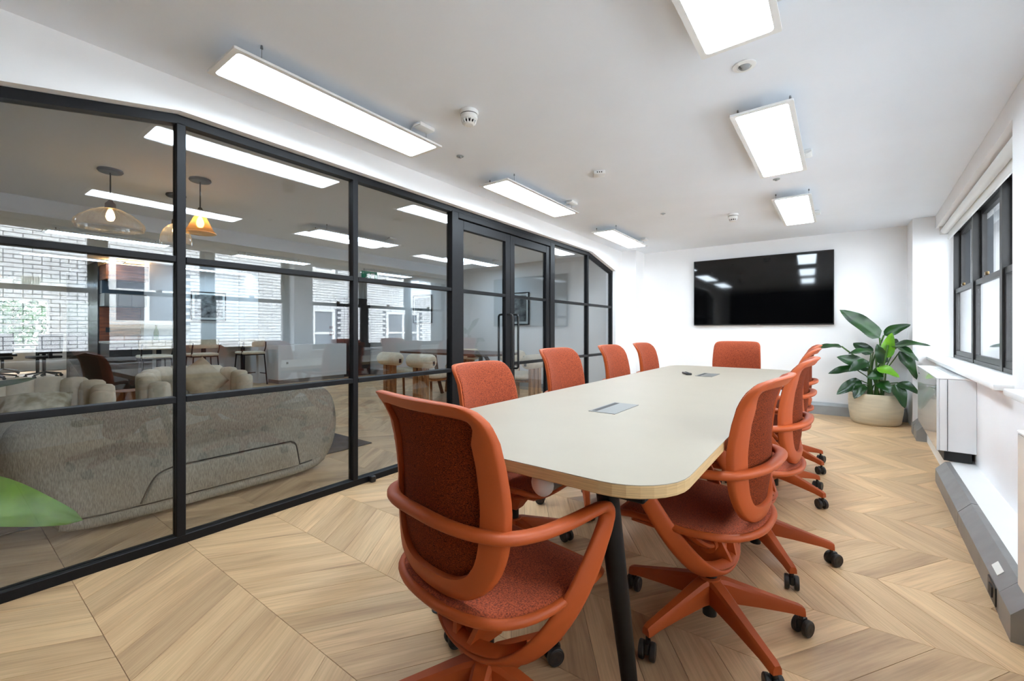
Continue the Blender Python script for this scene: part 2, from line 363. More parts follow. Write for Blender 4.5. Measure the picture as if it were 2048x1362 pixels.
lay_floor('floor', 'light oak chevron plank floor of the meeting room', -2.66, 0.98, -2.6, 6.9, 295)
lay_floor('floor_lounge', 'light oak chevron plank floor of the lounge behind glass', -16.8, -2.66, -2.4, 6.4, 160)

# ------------------------------------------------------------------ glazed partition
part = thing('glass_partition', 'black steel framed glass partition with small square-grid panes', 'partition', (-2.66, 0, 0))
FX = 0.03
def barY(y0, y1, z0, z1, name='frame_bar', par=None, fx=FX):
    return MB().rbox(-fx, fx, y0, y1, z0, z1, 0.003, 1).build(name, M_black, par or part)
barY(-0.08, 2.71, 0, .045, 'sill_bar'); barY(4.48, 6.25, 0, .045, 'sill_bar')
MB().prism([(0.74, 2.13), (5.42, 2.13), (5.42, 2.175), (0.74, 2.175)], 'x', -FX, FX).build('head_bar', M_black, part)
MB().prism([(-0.08, 1.955), (0.74, 2.13), (0.74, 2.175), (-0.08, 2.0)], 'x', -FX, FX).build('head_bar', M_black, part)
MB().prism([(5.42, 2.13), (6.25, 1.955), (6.25, 2.0), (5.42, 2.175)], 'x', -FX, FX).build('head_bar', M_black, part)
def topz(y):
    return 2.14 - max(0, (0.74 - y)) * 0.2134 - max(0, (y - 5.42)) * 0.211
for y in (-0.06, 0.76, 1.76, 5.40, 6.23): barY(y - .02, y + .02, .04, topz(y) - .004, 'mullion')
bays = [(-0.04, .74), (.78, 1.74), (1.78, 2.71), (4.48, 5.38), (5.42, 6.21)]
for a, b in bays:
    for z in (.735, 1.445): barY(a, b, z - .016, z + .016, 'transom')
    for z0, z1 in ((.045, .719), (.751, 1.429), (1.461, None)):
        poly = [(a, z0), (b, z0), (b, z1 or topz(b)), (a, z1 or topz(a))]
        MB().prism(poly, 'x', -.005, .005).build('pane', M_glass, part)
for y0, y1 in ((2.71, 2.79), (4.38, 4.48)): barY(y0, y1, 0, 2.14, 'door_post', fx=.036)
barY(2.79, 4.38, 2.09, 2.14, 'door_head', fx=.036)
def door(name, label, y0, y1, hy):
    d = struct(thing(name, label, 'door', (-2.66, 0, 0)))
    st = .075
    for a, b in ((y0, y0 + st), (y1 - st, y1)): MB().rbox(-.025, .025, a, b, .008, 2.082, .003, 1).build('stile', M_black, d)
    for z0, z1 in ((.008, .09), (2.0, 2.082)): MB().rbox(-.024, .024, y0 + st, y1 - st, z0, z1, .003, 1).build('rail', M_black, d)
    for z in (.735, 1.445): MB().box(-.02, .02, y0 + st, y1 - st, z - .015, z + .015).build('glazing_bar', M_black, d)
    for z0, z1 in ((.09, .72), (.75, 1.43), (1.46, 2.0)): MB().box(-.005, .005, y0 + st, y1 - st, z0, z1).build('pane', M_glass, d)
    for sx in (1, -1):
        p = cr([(sx * .025, hy, 1.25), (sx * .07, hy, 1.25), (sx * .088, hy, 1.235), (sx * .09, hy, 1.20), (sx * .09, hy, .98), (sx * .09, hy, .74), (sx * .088, hy, .705), (sx * .07, hy, .69), (sx * .025, hy, .69)], 4)
        MB().sweep(p, (0, 1, 0), .011, .011, 10).build('pull_handle', M_blackpl, d, smooth=40)
    return d
door('door_1', 'black framed glass door leaf nearer the camera, with bar handles', 2.795, 3.582, 3.535)
door('door_2', 'black framed glass door leaf farther from the camera', 3.588, 4.375, 3.635)
tag(MB().rbox(-2.625, -2.59, 1.86, 1.90, 0, .045, .008).build('door_stop', M_blackpl), 'small black door stop on the floor by the glass', 'door stop')

# ------------------------------------------------------------------ windows in the right wall
def window(name, label, v0, v1, nl):
    W = struct(thing(name, label, 'window', WR, -TH)); u0, u1 = .135, .215; z0, z1 = .80, 2.17
    MB().box(u0, u1, v0, v1, z0 - .035, z0 + .03).build('window_frame', M_frameD, W)
    MB().box(u0, u1, v0, v1, z1 - .04, z1 + .03).build('window_frame', M_frameD, W)
    dv = (v1 - v0) / nl
    for i in range(nl + 1):
        c = v0 + dv * i; a, b = max(v0, c - .035), min(v1, c + .035)
        MB().box(u0 - .004, u1, a, b, z0, z1).build('mullion', M_frameD, W)
    for i in range(nl):
        a, b = v0 + dv * i + .035, v0 + dv * (i + 1) - .035; zm = 1.50
        for (p, q, uu, nm) in ((z0 + .03, zm + .02, u0 + .008, 'lower_sash'), (zm - .02, z1 - .04, u0 + .045, 'upper_sash')):
            s = MB(); t = .045
            s.box(uu, uu + .03, a, b, p, p + t).box(uu, uu + .03, a, b, q - t, q).box(uu, uu + .03, a, a + t, p + t, q - t).box(uu, uu + .03, b - t, b, p + t, q - t)
            so = s.build(nm, M_frameD, W)
            MB().box(uu + .012, uu + .018, a + t, b - t, p + t, q - t).build('pane', M_wglass, so)
            if nm == 'lower_sash': MB().rbox(uu - .012, uu + .01, (a + b) / 2 - .03, (a + b) / 2 + .03, q, q + .03, .006).build('sash_lock', M_brass, so, smooth=40)
    MB().rbox(-.075, .14, v0 - .06, v1 + .03, .766, .80, .006).build('window_sill', M_trimw, W, smooth=40)
    return W
window('window_1', 'dark framed triple sash window by the potted plant', V1[0] + .02, V1[1] - .03, 3)
window('window_2', 'dark framed triple sash window nearest the camera', V2[0], V2[1], 3)
def blind(label, v0, v1):
    b = thing('roller_blind', label, 'blind', WR, -TH, 'roller blinds above the windows')
    MB().cyl((.062, v0, 2.15), (.062, v1, 2.15), .034, n=20).build('blind_roll', M_trimw, b, smooth=40)
    MB().box(.088, .091, v0 + .01, v1 - .01, 2.075, 2.15).build('blind_fabric', M_trimw, b)
    MB().rbox(.08, .10, v0 + .01, v1 - .01, 2.05, 2.078, .006).build('bottom_bar', M_white, b, smooth=40)
    for v in (v0 - .012, v1): MB().box(.02, .10, v, v + .012, 2.11, 2.198).build('bracket', M_white, b)
blind('rolled-up white roller blind over the window by the plant', V1[0] + .03, V1[1] - .09)
blind('rolled-up white roller blind over the window nearest the camera', V2[0] + .03, V2[1] - .04)

# plinth, trunking, fan coils along the right wall
struct(MB().box(-.132, 0, -2.6, 6.3, 0, .146).build('trim_plinth', M_trimw, loc=WR, rz=-TH), 'low white plinth along the window wall', 'plinth')
tr = thing('perimeter_trunking', 'grey metal bench trunking along the foot of the window wall', 'trunking', WR, -TH)
TP = [(-.132, 0), (-.208, 0), (-.208, .093), (-.158, .152), (-.132, .152)]
def trunk(v0, v1, m=M_trunk, sc=1.0, nm='trunking_length'):
    P = [(-.132 + (x + .132) * sc, z * (1 + (sc - 1) * .5)) for x, z in TP]
    return MB().prism(P, 'y', v0, v1).build(nm, m, tr)
trunk(3.317, 4.27); trunk(2.39, 3.309); trunk(2.215, 2.382, sc=1.03, nm='end_box'); trunk(5.72, 6.05); trunk(6.058, 6.22, sc=1.05, nm='end_box')
s = MB().rbox(-.2125, -.205, 2.43, 2.56, .012, .085, .002, 1).build('socket_plate', M_blackpl, tr)
MB().box(-.216, -.2125, 2.47, 2.52, .03, .07).build('rocker', M_dslot, s)
st = MB(); st.add([(-.194, 2.50, .1105), (-.176, 2.50, .1317), (-.176, 2.60, .1317), (-.194, 2.60, .1105), (-.1955, 2.50, .1115), (-.1775, 2.50, .1327), (-.1775, 2.60, .1327), (-.1955, 2.60, .1115)], [(0, 1, 2, 3), (4, 7, 6, 5), (0, 4, 5, 1), (1, 5, 6, 2), (2, 6, 7, 3), (3, 7, 4, 0)])
st.build('sticker', M_paper, tr)
bt = thing('skirting_trunking', 'pale grey metal trunking along the foot of the end wall', 'trunking', (0, 0, 0))
BP = [(6.88, 0), (6.815, 0), (6.815, .012), (6.82, .115), (6.845, .15), (6.88, .15)]
MB().prism(BP, 'x', -2.34, -.78).build('trunking_length', M_trunkl, bt); MB().prism(BP, 'x', -.775, .80).build('trunking_length', M_trunkl, bt)
def fan_coil(label, v0, v1):
    f = thing('fan_coil', label, 'heater', WR, -TH, 'white fan coil units under the windows')
    MB().rbox(-.186, 0.0, v0, v1, .222, .735, .004, 1).build('casing', M_fc, f)
    MB().box(-.20, -.187, v0, v1, .222, .735).build('front_panel', M_fcfront, f)
    MB().rbox(-.202, 0.0, v0 - .002, v1 + .002, .7355, .747, .003, 1).build('top_panel', M_fc, f)
    MB().box(-.16, -.02, v0 + .03, v1 - .03, .15, .222).build('plinth_base', M_dslot, f)
    n = 22; g0, g1 = v0 + .25, v1 - .35
    gr = MB().box(-.135, -.055, g0, g1, .7472, .7478).build('grille', M_dslot, f)
    s = MB()
    for k in range(n + 1): y = lerp(k / n, g0, g1); s.box(-.135, -.055, y - .006, y + .006, .748, .752)
    for k in range(4): x = lerp(k / 3, -.135, -.055); s.box(x - .003, x + .003, g0, g1, .748, .752)
    s.build('grille_bars', M_fc, gr)
    MB().box(-.001 - .145, -.143, v0 - .0035, v0 - .002, .225, .735).build('panel_seam', M_dslot, f)
    MB().box(-.202, -.2005, v1 - .14, v1 - .09, .675, .682).build('pull_slot', M_dslot, f)
fan_coil('white fan coil unit standing beside the potted plant', 4.29, 5.68)
fan_coil('white fan coil unit cut off by the frame edge', .80, 2.18)

# ------------------------------------------------------------------ ceiling lights
def make_panel(ledm):
    t = ob('ceiling_light', None)
    fr = MB()
    o = rrect(-.1475, .1475, -.5975, .5975, .006, 2); i = rrect(-.1235, .1235, -.5735, .5735, .016, 2); n = len(o)
    rings = [[(x, y, z) for x, y in p] for p, z in ((i, .0035), (i, 0), (o, 0), (o, .011), (i, .011))]
    fr.loft(rings, False, False); fr.build('panel_frame', M_trimw, t)
    MB().prism(i, 'z', .003, .009).build('diffuser', ledm, t)
    bk = MB().box(-.13, .13, -.58, .58, .0112, .013).build('back_plate', M_white, t)
    for sx in (-.125, .125):
        for sy in (-.48, .48):
            wv = MB().cyl((sx, sy, .012), (sx, sy, .08), .0011, n=5).build('hanging_wire', M_greytube, t)
            MB().cyl((sx, sy, .066), (sx, sy, .08), .006, .004, n=8).build('ceiling_hook', M_greytube, wv)
    dr = MB().rbox(-.185, -.115, -.50, -.38, .052, .0795, .010).build('driver', M_white, t, smooth=40)
    MB().sweep(cr([(-.08, -.40, .014), (-.10, -.37, .030), (-.16, -.35, .040), (-.185, -.37, .055), (-.16, -.39, .066)], 4), (1, 0, 0), .003, .003, 6).build('cable', M_white, dr, smooth=60)
    return t
PZ = 2.255
PN = make_panel(M_led)
spots = [(-2.115, 1.345, 0, 'flat panel light hung nearest the camera along the glass side'), (-2.115, 3.24, 0, 'middle hung panel light along the glass side'),
         (-2.11, 5.30, 0, 'farthest hung panel light along the glass side, by the corner pier'), (-.29, 1.375, -1.3, 'hung panel light cut off by the top of the picture'),
         (-.255, 3.19, -1.3, 'middle hung panel light above the right-hand chairs'), (-.215, 5.07, -1.3, 'hung panel light closest to the television')]
for i, (x, y, r, lb) in enumerate(spots):
    o = PN if i == 0 else copy_tree(PN)
    o.location = (x, y, PZ); o.rotation_euler[2] = math.radians(r) + (PI if i % 3 else PI); tag(o, lb, 'light', 'hung panel lights in the meeting room')
PL = make_panel(M_led2)
lsp = [(-4.84, 3.25, 'lounge panel light seen through the middle pane, before the beam'), (-4.84, 5.5, 'lounge panel light seen through the glass door'), (-7.4, 1.40, 'lounge panel light past the beam, behind the pendants'),
       (-7.4, 3.4, 'lounge panel light past the beam, above the bar stools'), (-7.4, 5.7, 'lounge panel light past the beam, near the exit sign'), (-9.82, 1.42, 'lounge panel light in front of the kitchen'),
       (-9.75, 3.42, 'lounge panel light against the wall above the bar ledge'), (-15.2, .6, 'panel light in the far office')]
for i, (x, y, lb) in enumerate(lsp):
    o = PL if i == 0 else copy_tree(PL)
    o.location = (x, y, PZ); o.rotation_euler[2] = PI; tag(o, lb, 'light', 'panel lights in the lounge')
# small ceiling devices
def detector(x, y, label):
    t = thing('smoke_detector', label, 'detector', (x, y, CZ), 0, 'smoke detectors on the ceiling')
    MB().lathe([(.0, -.001), (.052, -.001), (.053, -.012), (.050, -.020), (.046, -.022), (.0, -.022)], n=28).build('detector_base', M_white, t, smooth=35)
    MB().lathe([(.047, -.022), (.048, -.040), (.046, -.050), (.038, -.056)], n=28).build('detector_body', M_white, t, smooth=35)
    for k in range(12):
        a = 2 * PI * k / 12; MB().cyl((.040 * math.cos(a), .040 * math.sin(a), -.055), (.031 * math.cos(a), .031 * math.sin(a), -.074), .0045, n=6).build('cage_rib', M_white, t)
    MB().lathe([(.0, -.080), (.024, -.080), (.032, -.074), (.030, -.070), (0, -.070)], n=20).build('sensor_cap', M_white, t, smooth=35)
    MB().lathe([(.0, -.056), (.03, -.056), (.028, -.071), (0, -.071)], n=16).build('dark_core', M_dslot, t)
    MB().lathe([(.0485, -.0225), (.0487, -.0255)], n=28).build('vent_slot', M_dslot, t)
detector(-1.63, 1.82, 'white smoke detector in the middle of the ceiling, nearer the camera')
detector(-.78, 5.10, 'small white smoke detector above the television')
t = thing('motion_sensor', 'round flush motion sensor between the ceiling panels', 'sensor', (-.30, 2.27, CZ))
MB().lathe([(.0, -.001), (.05, -.001), (.049, -.006), (.030, -.009), (.028, -.006), (0, -.006)], n=28).build('bezel', M_white, t, smooth=35)
MB().lathe([(.026, -.006), (.018, -.016), (.006, -.020), (.0, -.020)], n=20).build('lens', M_trunkl, t, smooth=50)
for x, y, lb in ((-2.10, 2.25, 'tiny round ceiling sprinkler cap beside the long panel light'), (-1.38, 4.63, 'tiny round ceiling cap toward the end wall'), (-.31, 4.13, 'tiny round ceiling cap between the right panels')):
    o = MB().lathe([(.0, -.001), (.026, -.001), (.025, -.005), (.012, -.007), (.010, -.014), (0, -.014)], n=20).build('sprinkler_cap', M_trunkl, smooth=35); o.location = (x, y, CZ); tag(o, lb, 'sprinkler', 'sprinkler caps')
t = thing('ceiling_junction_box', 'small square white box with slots on the ceiling', 'box', (-1.43, 3.13, CZ), .5)
MB().rbox(-.045, .045, -.045, .045, -.026, 0, .005).build('box_body', M_white, t, smooth=35)
for k in range(3): MB().box(-.02 + .016 * k, -.012 + .016 * k, -.0465, -.045, -.018, -.008).build('slot', M_dslot, t)

# ------------------------------------------------------------------ television
tv = thing('television', 'large black wall-mounted flat television', 'television', (-.73, 6.876, 1.16))
MB().rbox(-.845, .845, -.062, -.022, 0, .962, .004, 1).build('housing', M_bezel, tv)
MB().box(-.835, .835, -.0645, -.0622, .018, .952).build('screen', M_screen, tv)
MB().box(-.018, .018, -.0645, -.062, .006, .012).build('logo_strip', M_alu, tv)
MB().box(-.842, -.828, -.0645, -.062, .004, .014).build('corner_sticker', M_kblue, tv)
MB().box(-.3, .3, -.022, 0, .25, .7).build('wall_bracket', M_blackpl, tv)

# ------------------------------------------------------------------ meeting table
TR = math.radians(-.9); TC = (-.735, 2.67)
tb = thing('meeting_table', 'long cream topped meeting table with plywood edge and black legs', 'table', (TC[0], TC[1], 0), TR)
TL, TW = 1.755, .505
o = rrect(-TW, TW, -TL, TL, .16, 8)
MB().prism(o, 'z', .7385, .740).build('top_surface', M_top, tb)
sh = lambda d: rrect(-TW + d, TW - d, -TL + d, TL - d, .16, 8)
MB().loft([[(x, y, z) for x, y in sh(d)] for d, z in ((.002, .7082), (0, .711), (0, .7365), (.001, .7384))]).build('tabletop', M_ply, tb)
for y in (-TL + .16, -.25, .25, TL - .16): MB().rbox(-TW + .10, TW - .10, y - .03, y + .03, .655, .7075, .004, 1).build('cross_beam', M_black, tb)
for x in (-.22, .22): MB().box(x - .02, x + .02, -TL + .16, TL - .16, .66, .707).build('long_beam', M_black, tb)
for sx in (-1, 1):
    for sy in (-1, 1):
        a = Vector((sx * .30, sy * (TL - .14), .69)); b = Vector((.33 if sx > 0 else -.45, sy * (TL - .25), .025))
        lg = MB().sweep([a, a.lerp(b, .5), b], (1, 0, 0), [.030, .027, .021], [.030, .027, .021], 14).build('leg', M_black, tb, smooth=40)
        MB().lathe([(0, 0), (.026, 0), (.026, .004), (.010, .010), (.008, .03), (0, .03)], c=(b.x, b.y, 0), n=18).build('levelling_foot', M_blackpl, lg, smooth=35)
        MB().lathe([(0, .69), (.075, .69), (.08, .707), (0, .707)], c=(a.x, a.y, 0), n=20).build('leg_plate', M_black, lg, smooth=35)
tube = MB().cyl((.125, -TL + .10, .655), (.125, -TL + 1.2, .655), .030, n=20).build('cable_tube', M_greytube, tb, smooth=40)
MB().lathe([(0, .018), (.012, .017), (.026, .010), (.034, 0), (.034, -.012), (.0, -.012)], n=20).build('tube_cap', M_white, tube, smooth=40).matrix_local = Matrix.Translation((.125, -TL + .098, .655)) @ Matrix.Rotation(PI / 2, 4, 'X')
for y in (-.87, .89):
    bx = MB().rbox(-.06, .06, y - .135, y + .135, .7395, .7425, .001, 1).build('cable_flap', M_alu, tb)
    MB().box(-.050, -.028, y - .12, y + .12, .7425, .7430).build('cable_slot', M_dslot, bx)
rc = thing('remote_control', 'small black remote lying by the far table socket', 'remote', (-.865, 3.52, .7402), .5)
MB().rbox(-.022, .022, -.065, .065, 0, .016, .006).build('remote_body', M_blackpl, rc, smooth=40)
for k in range(5): MB().cyl((0, -.04 + .02 * k, .016), (0, -.04 + .02 * k, .0175), .006, n=8).build('button', M_dslot, rc)

# ------------------------------------------------------------------ office chair
BACK_Y = [(.46, -.165), (.52, -.178), (.60, -.19), (.66, -.193), (.74, -.192), (.80, -.193), (.86, -.201), (.90, -.214), (.93, -.230), (.948, -.246)]
WRAP = [(.46, .045), (.60, .068), (.70, .068), (.85, .05), (.95, .032)]
def by(x, z): return interp(z, BACK_Y) + interp(z, WRAP) * (x / .225) ** 2
OUT = cr([(0, .470), (.10, .476), (.165, .507), (.203, .56), (.222, .63), (.226, .70), (.224, .78), (.220, .86), (.214, .912), (.190, .941), (.13, .949), (0, .950),
          (-.13, .949), (-.190, .941), (-.214, .912), (-.220, .86), (-.224, .78), (-.226, .70), (-.222, .63), (-.203, .56), (-.165, .507), (-.10, .476)], 3, True)
def inset(z):  return .040
def band(u):   # point between outline (u=0) and inner edge (u=1)
    pts = []
    n = len(OUT)
    for i in range(n):
        a, b = OUT[i - 1], OUT[(i + 1) % n]; t = Vector((b[0] - a[0], b[1] - a[1])).normalized(); nn = Vector((-t.y, t.x))
        zc = OUT[i][1]; wd = .054 if zc < .56 else (.034 if zc > .90 else .056)
        if .56 <= zc <= .62: wd = lerp((zc - .56) / .06, .054, .056)
        if .86 <= zc <= .90: wd = lerp((zc - .86) / .04, .056, .034)
        pts.append((OUT[i][0] + nn.x * wd * u, zc + nn.y * wd * u))
    return pts
def make_chair():
    t = ob('office_chair', None)
    # backrest frame: band with rounded section
    prof = [(1.0, 0), (.99, -.010), (.95, -.0145), (.80, -.0155), (.45, -.016), (.10, -.015), (.03, -.012), (0, -.004), (0, .006), (.10, .009), (.5, .006), (1.0, .004)]
    rings = []
    for u, d in prof: rings.append([(x, by(x, z) + d, z) for x, z in band(u)])
    MB().loft(rings, closed=True).build('backrest_frame', M_orange, t, smooth=60)
    # fabric pad: front sheet proud of the frame, woven back seen through it
    ctr = (0, .70); rg = []; rb = []
    ob_ = band(.10)
    for s_ in (1.0, .985, .95, .85, .65, .45, .25, .08):
        pr = .004 if s_ == 1.0 else (.014 if s_ == .985 else .017)
        rg.append([(ctr[0] + (x - ctr[0]) * s_, by(ctr[0] + (x - ctr[0]) * s_, ctr[1] + (z - ctr[1]) * s_) + pr, ctr[1] + (z - ctr[1]) * s_) for x, z in ob_])
    MB().loft(rg, False, True).build('backrest_pad', M_fabric, t, smooth=60)
    ob2 = band(.93)
    for s_ in (1.0, .85, .65, .45, .25, .08):
        rb.append([(ctr[0] + (x - ctr[0]) * s_, by(ctr[0] + (x - ctr[0]) * s_, ctr[1] + (z - ctr[1]) * s_) + .001, ctr[1] + (z - ctr[1]) * s_) for x, z in ob2])
    MB().loft(rb, False, True).build('backrest_mesh', M_mesh, t, smooth=60)
    # one-piece arm hoop with straps running down under the seat
    half = [((0, -.216, .668), (0, 1, 0), .019, .0125), ((.10, -.209, .665), (-.2, 1, 0), .019, .0125), ((.175, -.182, .659), (-.7, .8, 0), .019, .013), ((.228, -.135, .652), (-1, .4, 0), .020, .0135),
            ((.256, -.06, .648), (-1, .15, 0), .020, .013), ((.274, .03, .652), (-1, .1, 0), .021, .0125), ((.286, .10, .660), (-1, .05, -.1), .021, .0125), ((.291, .140, .661), (-1, -.1, -.3), .022, .014),
            ((.292, .158, .648), (-.9, -.3, -.3), .021, .0155), ((.2915, .155, .622), (-.6, -.9, .2), .021, .015), ((.288, .138, .585), (-.4, -1, .4), .025, .0125), ((.279, .103, .52), (-.42, -.9, .45), .029, .010), ((.260, .055, .44), (-.42, -.9, .48), .031, .009),
            ((.222, .008, .362), (-.40, -.9, .48), .032, .009), ((.165, -.03, .30), (-.3, -.9, .5), .032, .009), ((.09, -.052, .265), (-.12, -1, .5), .031, .0095), ((0, -.06, .255), (0, -1, .5), .029, .010)]
    full = half + [((-p[0], p[1], p[2]), (w_[0], -w_[1], -w_[2]) if False else (-w_[0], w_[1], w_[2]), a, b) for p, w_, a, b in half[-2:0:-1]]
    flat = cr([p + w_ + (a, b) for p, w_, a, b in full], 4, True)
    # width axes are mirrored on the left half, flip them for a consistent section
    pts = [f[:3] for f in flat]; wx = []
    prev = None
    for f in flat:
        v = Vector(f[3:6])
        if prev is not None and v.dot(prev) < 0: v = -v
        if v.length < 1e-4: v = prev.copy()
        prev = v; wx.append(tuple(v))
    MB().sweep(pts, wx, [f[6] for f in flat], [f[7] for f in flat], 14, True, .8).build('arm_hoop', M_orange, t, smooth=60)
    # seat
    SO = cr([(0, -.192), (.10, -.184), (.18, -.150), (.228, -.088), (.245, 0), (.246, .10), (.238, .19), (.207, .246), (.12, .264), (0, .267), (-.12, .264), (-.207, .246), (-.238, .19), (-.246, .10), (-.245, 0), (-.228, -.088), (-.18, -.150), (-.10, -.184)], 3, True)
    def sz(x, y): return interp(y, [(-.22, .452), (-.12, .440), (0, .434), (.12, .438), (.19, .436), (.26, .418)]) + .012 * (abs(x) / .245) ** 2
    MB().sweep([(x, y, sz(x, y)) for x, y in SO], (0, 0, 1), .012, .013, 10, True).build('seat_rim', M_orange, t, smooth=60)
    rings = []
    for s_, d in ((.985, .006), (.975, .013), (.93, .018), (.8, .019), (.6, .019), (.4, .019), (.2, .019), (.05, .019)):
        rings.append([(x * s_, y * s_ + .02 * (1 - s_), sz(x * s_, y * s_) + d) for x, y in SO])
    MB().loft(rings, False, True).build('seat_pad', M_fabric, t, smooth=60)
    rings = []
    for s_, d in ((.99, .0), (.96, -.014), (.8, -.026), (.55, -.036), (.3, -.040), (.05, -.040)):
        rings.append([(x * s_, y * s_, sz(x * s_, y * s_) + d) for x, y in SO])
    MB().loft(rings, False, True).build('seat_shell', M_orange, t, smooth=60)
    # tilt cradle
    c = MB()
    c.loft([[(-.03, -.045, .262), (.03, -.045, .262), (.03, .035, .262), (-.03, .035, .262)], [(-.042, -.05, .30), (.042, -.05, .30), (.042, .06, .30), (-.042, .06, .30)], [(-.05, -.05, .375), (.05, -.05, .375), (.06, .10, .385), (-.06, .10, .385)], [(-.05, -.045, .405), (.05, -.045, .405), (.07, .11, .408), (-.07, .11, .408)]])
    for sx in (-1, 1): c.loft([[(sx * .02, -.085, .288), (sx * .036, -.085, .288), (sx * .036, -.055, .275), (sx * .02, -.055, .275)], [(sx * .045, -.06, .36), (sx * .062, -.06, .36), (sx * .062, -.015, .345), (sx * .045, -.015, .345)], [(sx * .055, -.05, .405), (sx * .07, -.05, .405), (sx * .07, .0, .405), (sx * .055, .0, .405)]])
    for sx in (-1, 1):
        c.sweep(cr([(sx * .05, .05, .335), (sx * .10, .12, .368), (sx * .15, .19, .395), (sx * .17, .222, .405)], 3), (1, 0, 0), .018, .010, 8)
        c.sweep(cr([(sx * .05, -.03, .345), (sx * .12, -.02, .365), (sx * .175, .0, .40), (sx * .19, .01, .425)], 3), (0, 1, 0), .020, .012, 8)
        c.cyl((sx * .055, -.02, .350), (sx * .088, -.02, .350), .028, n=16)
    c.sweep(cr([(-.17, -.012, .322), (-.12, -.045, .300), (-.06, -.068, .292), (0, -.076, .290), (.06, -.068, .292), (.12, -.045, .300), (.17, -.012, .322)], 4), (0, 1, .35), .020, .006, 8)
    cd = c.build('tilt_cradle', M_orange, t, smooth=35)
    for sx in (-1, 1): MB().cyl((sx * .087, -.02, .350), (sx * .090, -.02, .350), .012, n=12).build('pivot_bolt', M_blackpl, cd)
    # gas lift and base
    MB().cyl((0, 0, .19), (0, 0, .262), .0255, n=18).build('gas_lift', M_blackpl, t, smooth=40)
    hb = MB().lathe([(0, .105), (.036, .105), (.040, .13), (.042, .165), (.037, .188), (.0, .19)], n=24)
    base = hb.build('star_base', M_orange, t, smooth=40)
    MB().cyl((0, 0, .048), (0, 0, .106), .024, n=18).build('lift_housing', M_blackpl, base, smooth=40)
    arm = MB(); rs = []
    for r, zt, zb, hw in ((.02, .186, .105, .030), (.06, .180, .108, .028), (.16, .150, .098, .0225), (.27, .117, .084, .018), (.305, .107, .076, .0175), (.318, .100, .074, .015)):
        rs.append([(r, -hw, zb), (r, -hw * .95, zt - .010), (r, -hw * .6, zt), (r, hw * .6, zt), (r, hw * .95, zt - .010), (r, hw, zb)])
    arm.loft(rs); am = arm.mesh('base_arm', M_orange, 40)
    # twin wheels with the axle along y
    cs = MB()
    for sy in (-1, 1):
        w_ = MB().lathe([(0, .006), (.010, .0075), (.021, .0085), (.023, .007), (.026, .0085), (.0285, .006), (.029, 0), (.0285, -.006), (.026, -.0085), (0, -.0085)], n=24)
        cs.add([(x, z * sy + sy * .0175, y + .029) for x, y, z in w_.v], w_.f)
    wm = cs.mesh('castor_wheels', M_wheel, 35)
    hs = MB().rbox(-.024, .018, -.0085, .0085, .022, .060, .006).cyl((-.012, 0, .05), (-.012, 0, .080), .0075, n=10)
    hm = hs.mesh('castor', M_blackpl, 40)
    # wheels and housing of one castor joined in one mesh with two materials
    bm = bmesh.new(); bm.from_mesh(wm); nf = len(bm.faces); bm.from_mesh(hm); bm.faces.ensure_lookup_table()
    for f in bm.faces[nf:]: f.material_index = 1
    cm = bpy.data.meshes.new('castor'); bm.to_mesh(cm); bm.free(); cm.materials.append(M_wheel); cm.materials.append(M_blackpl)
    for k in range(5):
        a = 2 * PI * k / 5
        ob('base_arm', am, base, rz=a)
        k_ = ob('castor', cm, base, (.308 * math.cos(a), .308 * math.sin(a), 0), a + (k * 2.1 + .6)); k_.location[0] += .012 * math.cos(k_.rotation_euler[2]); k_.location[1] += .012 * math.sin(k_.rotation_euler[2])
    return t
CH = make_chair()
UP = {'backrest_frame', 'backrest_pad', 'backrest_mesh', 'arm_hoop', 'seat_rim', 'seat_pad', 'seat_shell', 'tilt_cradle', 'gas_lift'}
chairs = [(-.76, .915, -9, -.022, 8 + 9, 'orange office chair at the near end of the table, its back toward the camera'),
          (-.336, 1.69, 84, -.012, 28 - 84, 'orange office chair by the table corner, nearest of the window-side row'),
          (-.268, 2.39, 88, .012, 14 - 88, 'second orange office chair from the camera in the window-side row'),
          (-.265, 3.36, 90, .022, 41 - 90, 'third orange office chair from the camera in the window-side row'),
          (-.262, 4.14, 91, .022, 37 - 91, 'farthest orange office chair of the window-side row, below the leaning leaf'),
          (-1.205, 1.665, -88, -.025, 10, 'orange office chair nearest the camera in the glass-side row'),
          (-1.235, 2.49, -91, .018, 30, 'second orange office chair in the glass-side row, before the door'),
          (-1.21, 3.31, -90, .018, 50, 'third orange office chair in the glass-side row'),
          (-1.20, 4.06, -91, .018, 5, 'farthest orange office chair in the glass-side row'),
          (-.735, 4.85, 180, .022, 20, 'orange office chair at the far end of the table under the television')]
for i, (x, y, a, dz, bo, lb) in enumerate(chairs):
    o = CH if i == 0 else copy_tree(CH)
    o.location = (x, y, 0); o.rotation_euler[2] = math.radians(a); tag(o, lb, 'chair', 'orange office chairs around the meeting table')
    for c_ in o.children:
        nm = c_.name.split('.')[0]
        if nm in UP: c_.location[2] = dz
        if nm == 'star_base': c_.rotation_euler[2] = math.radians(bo)

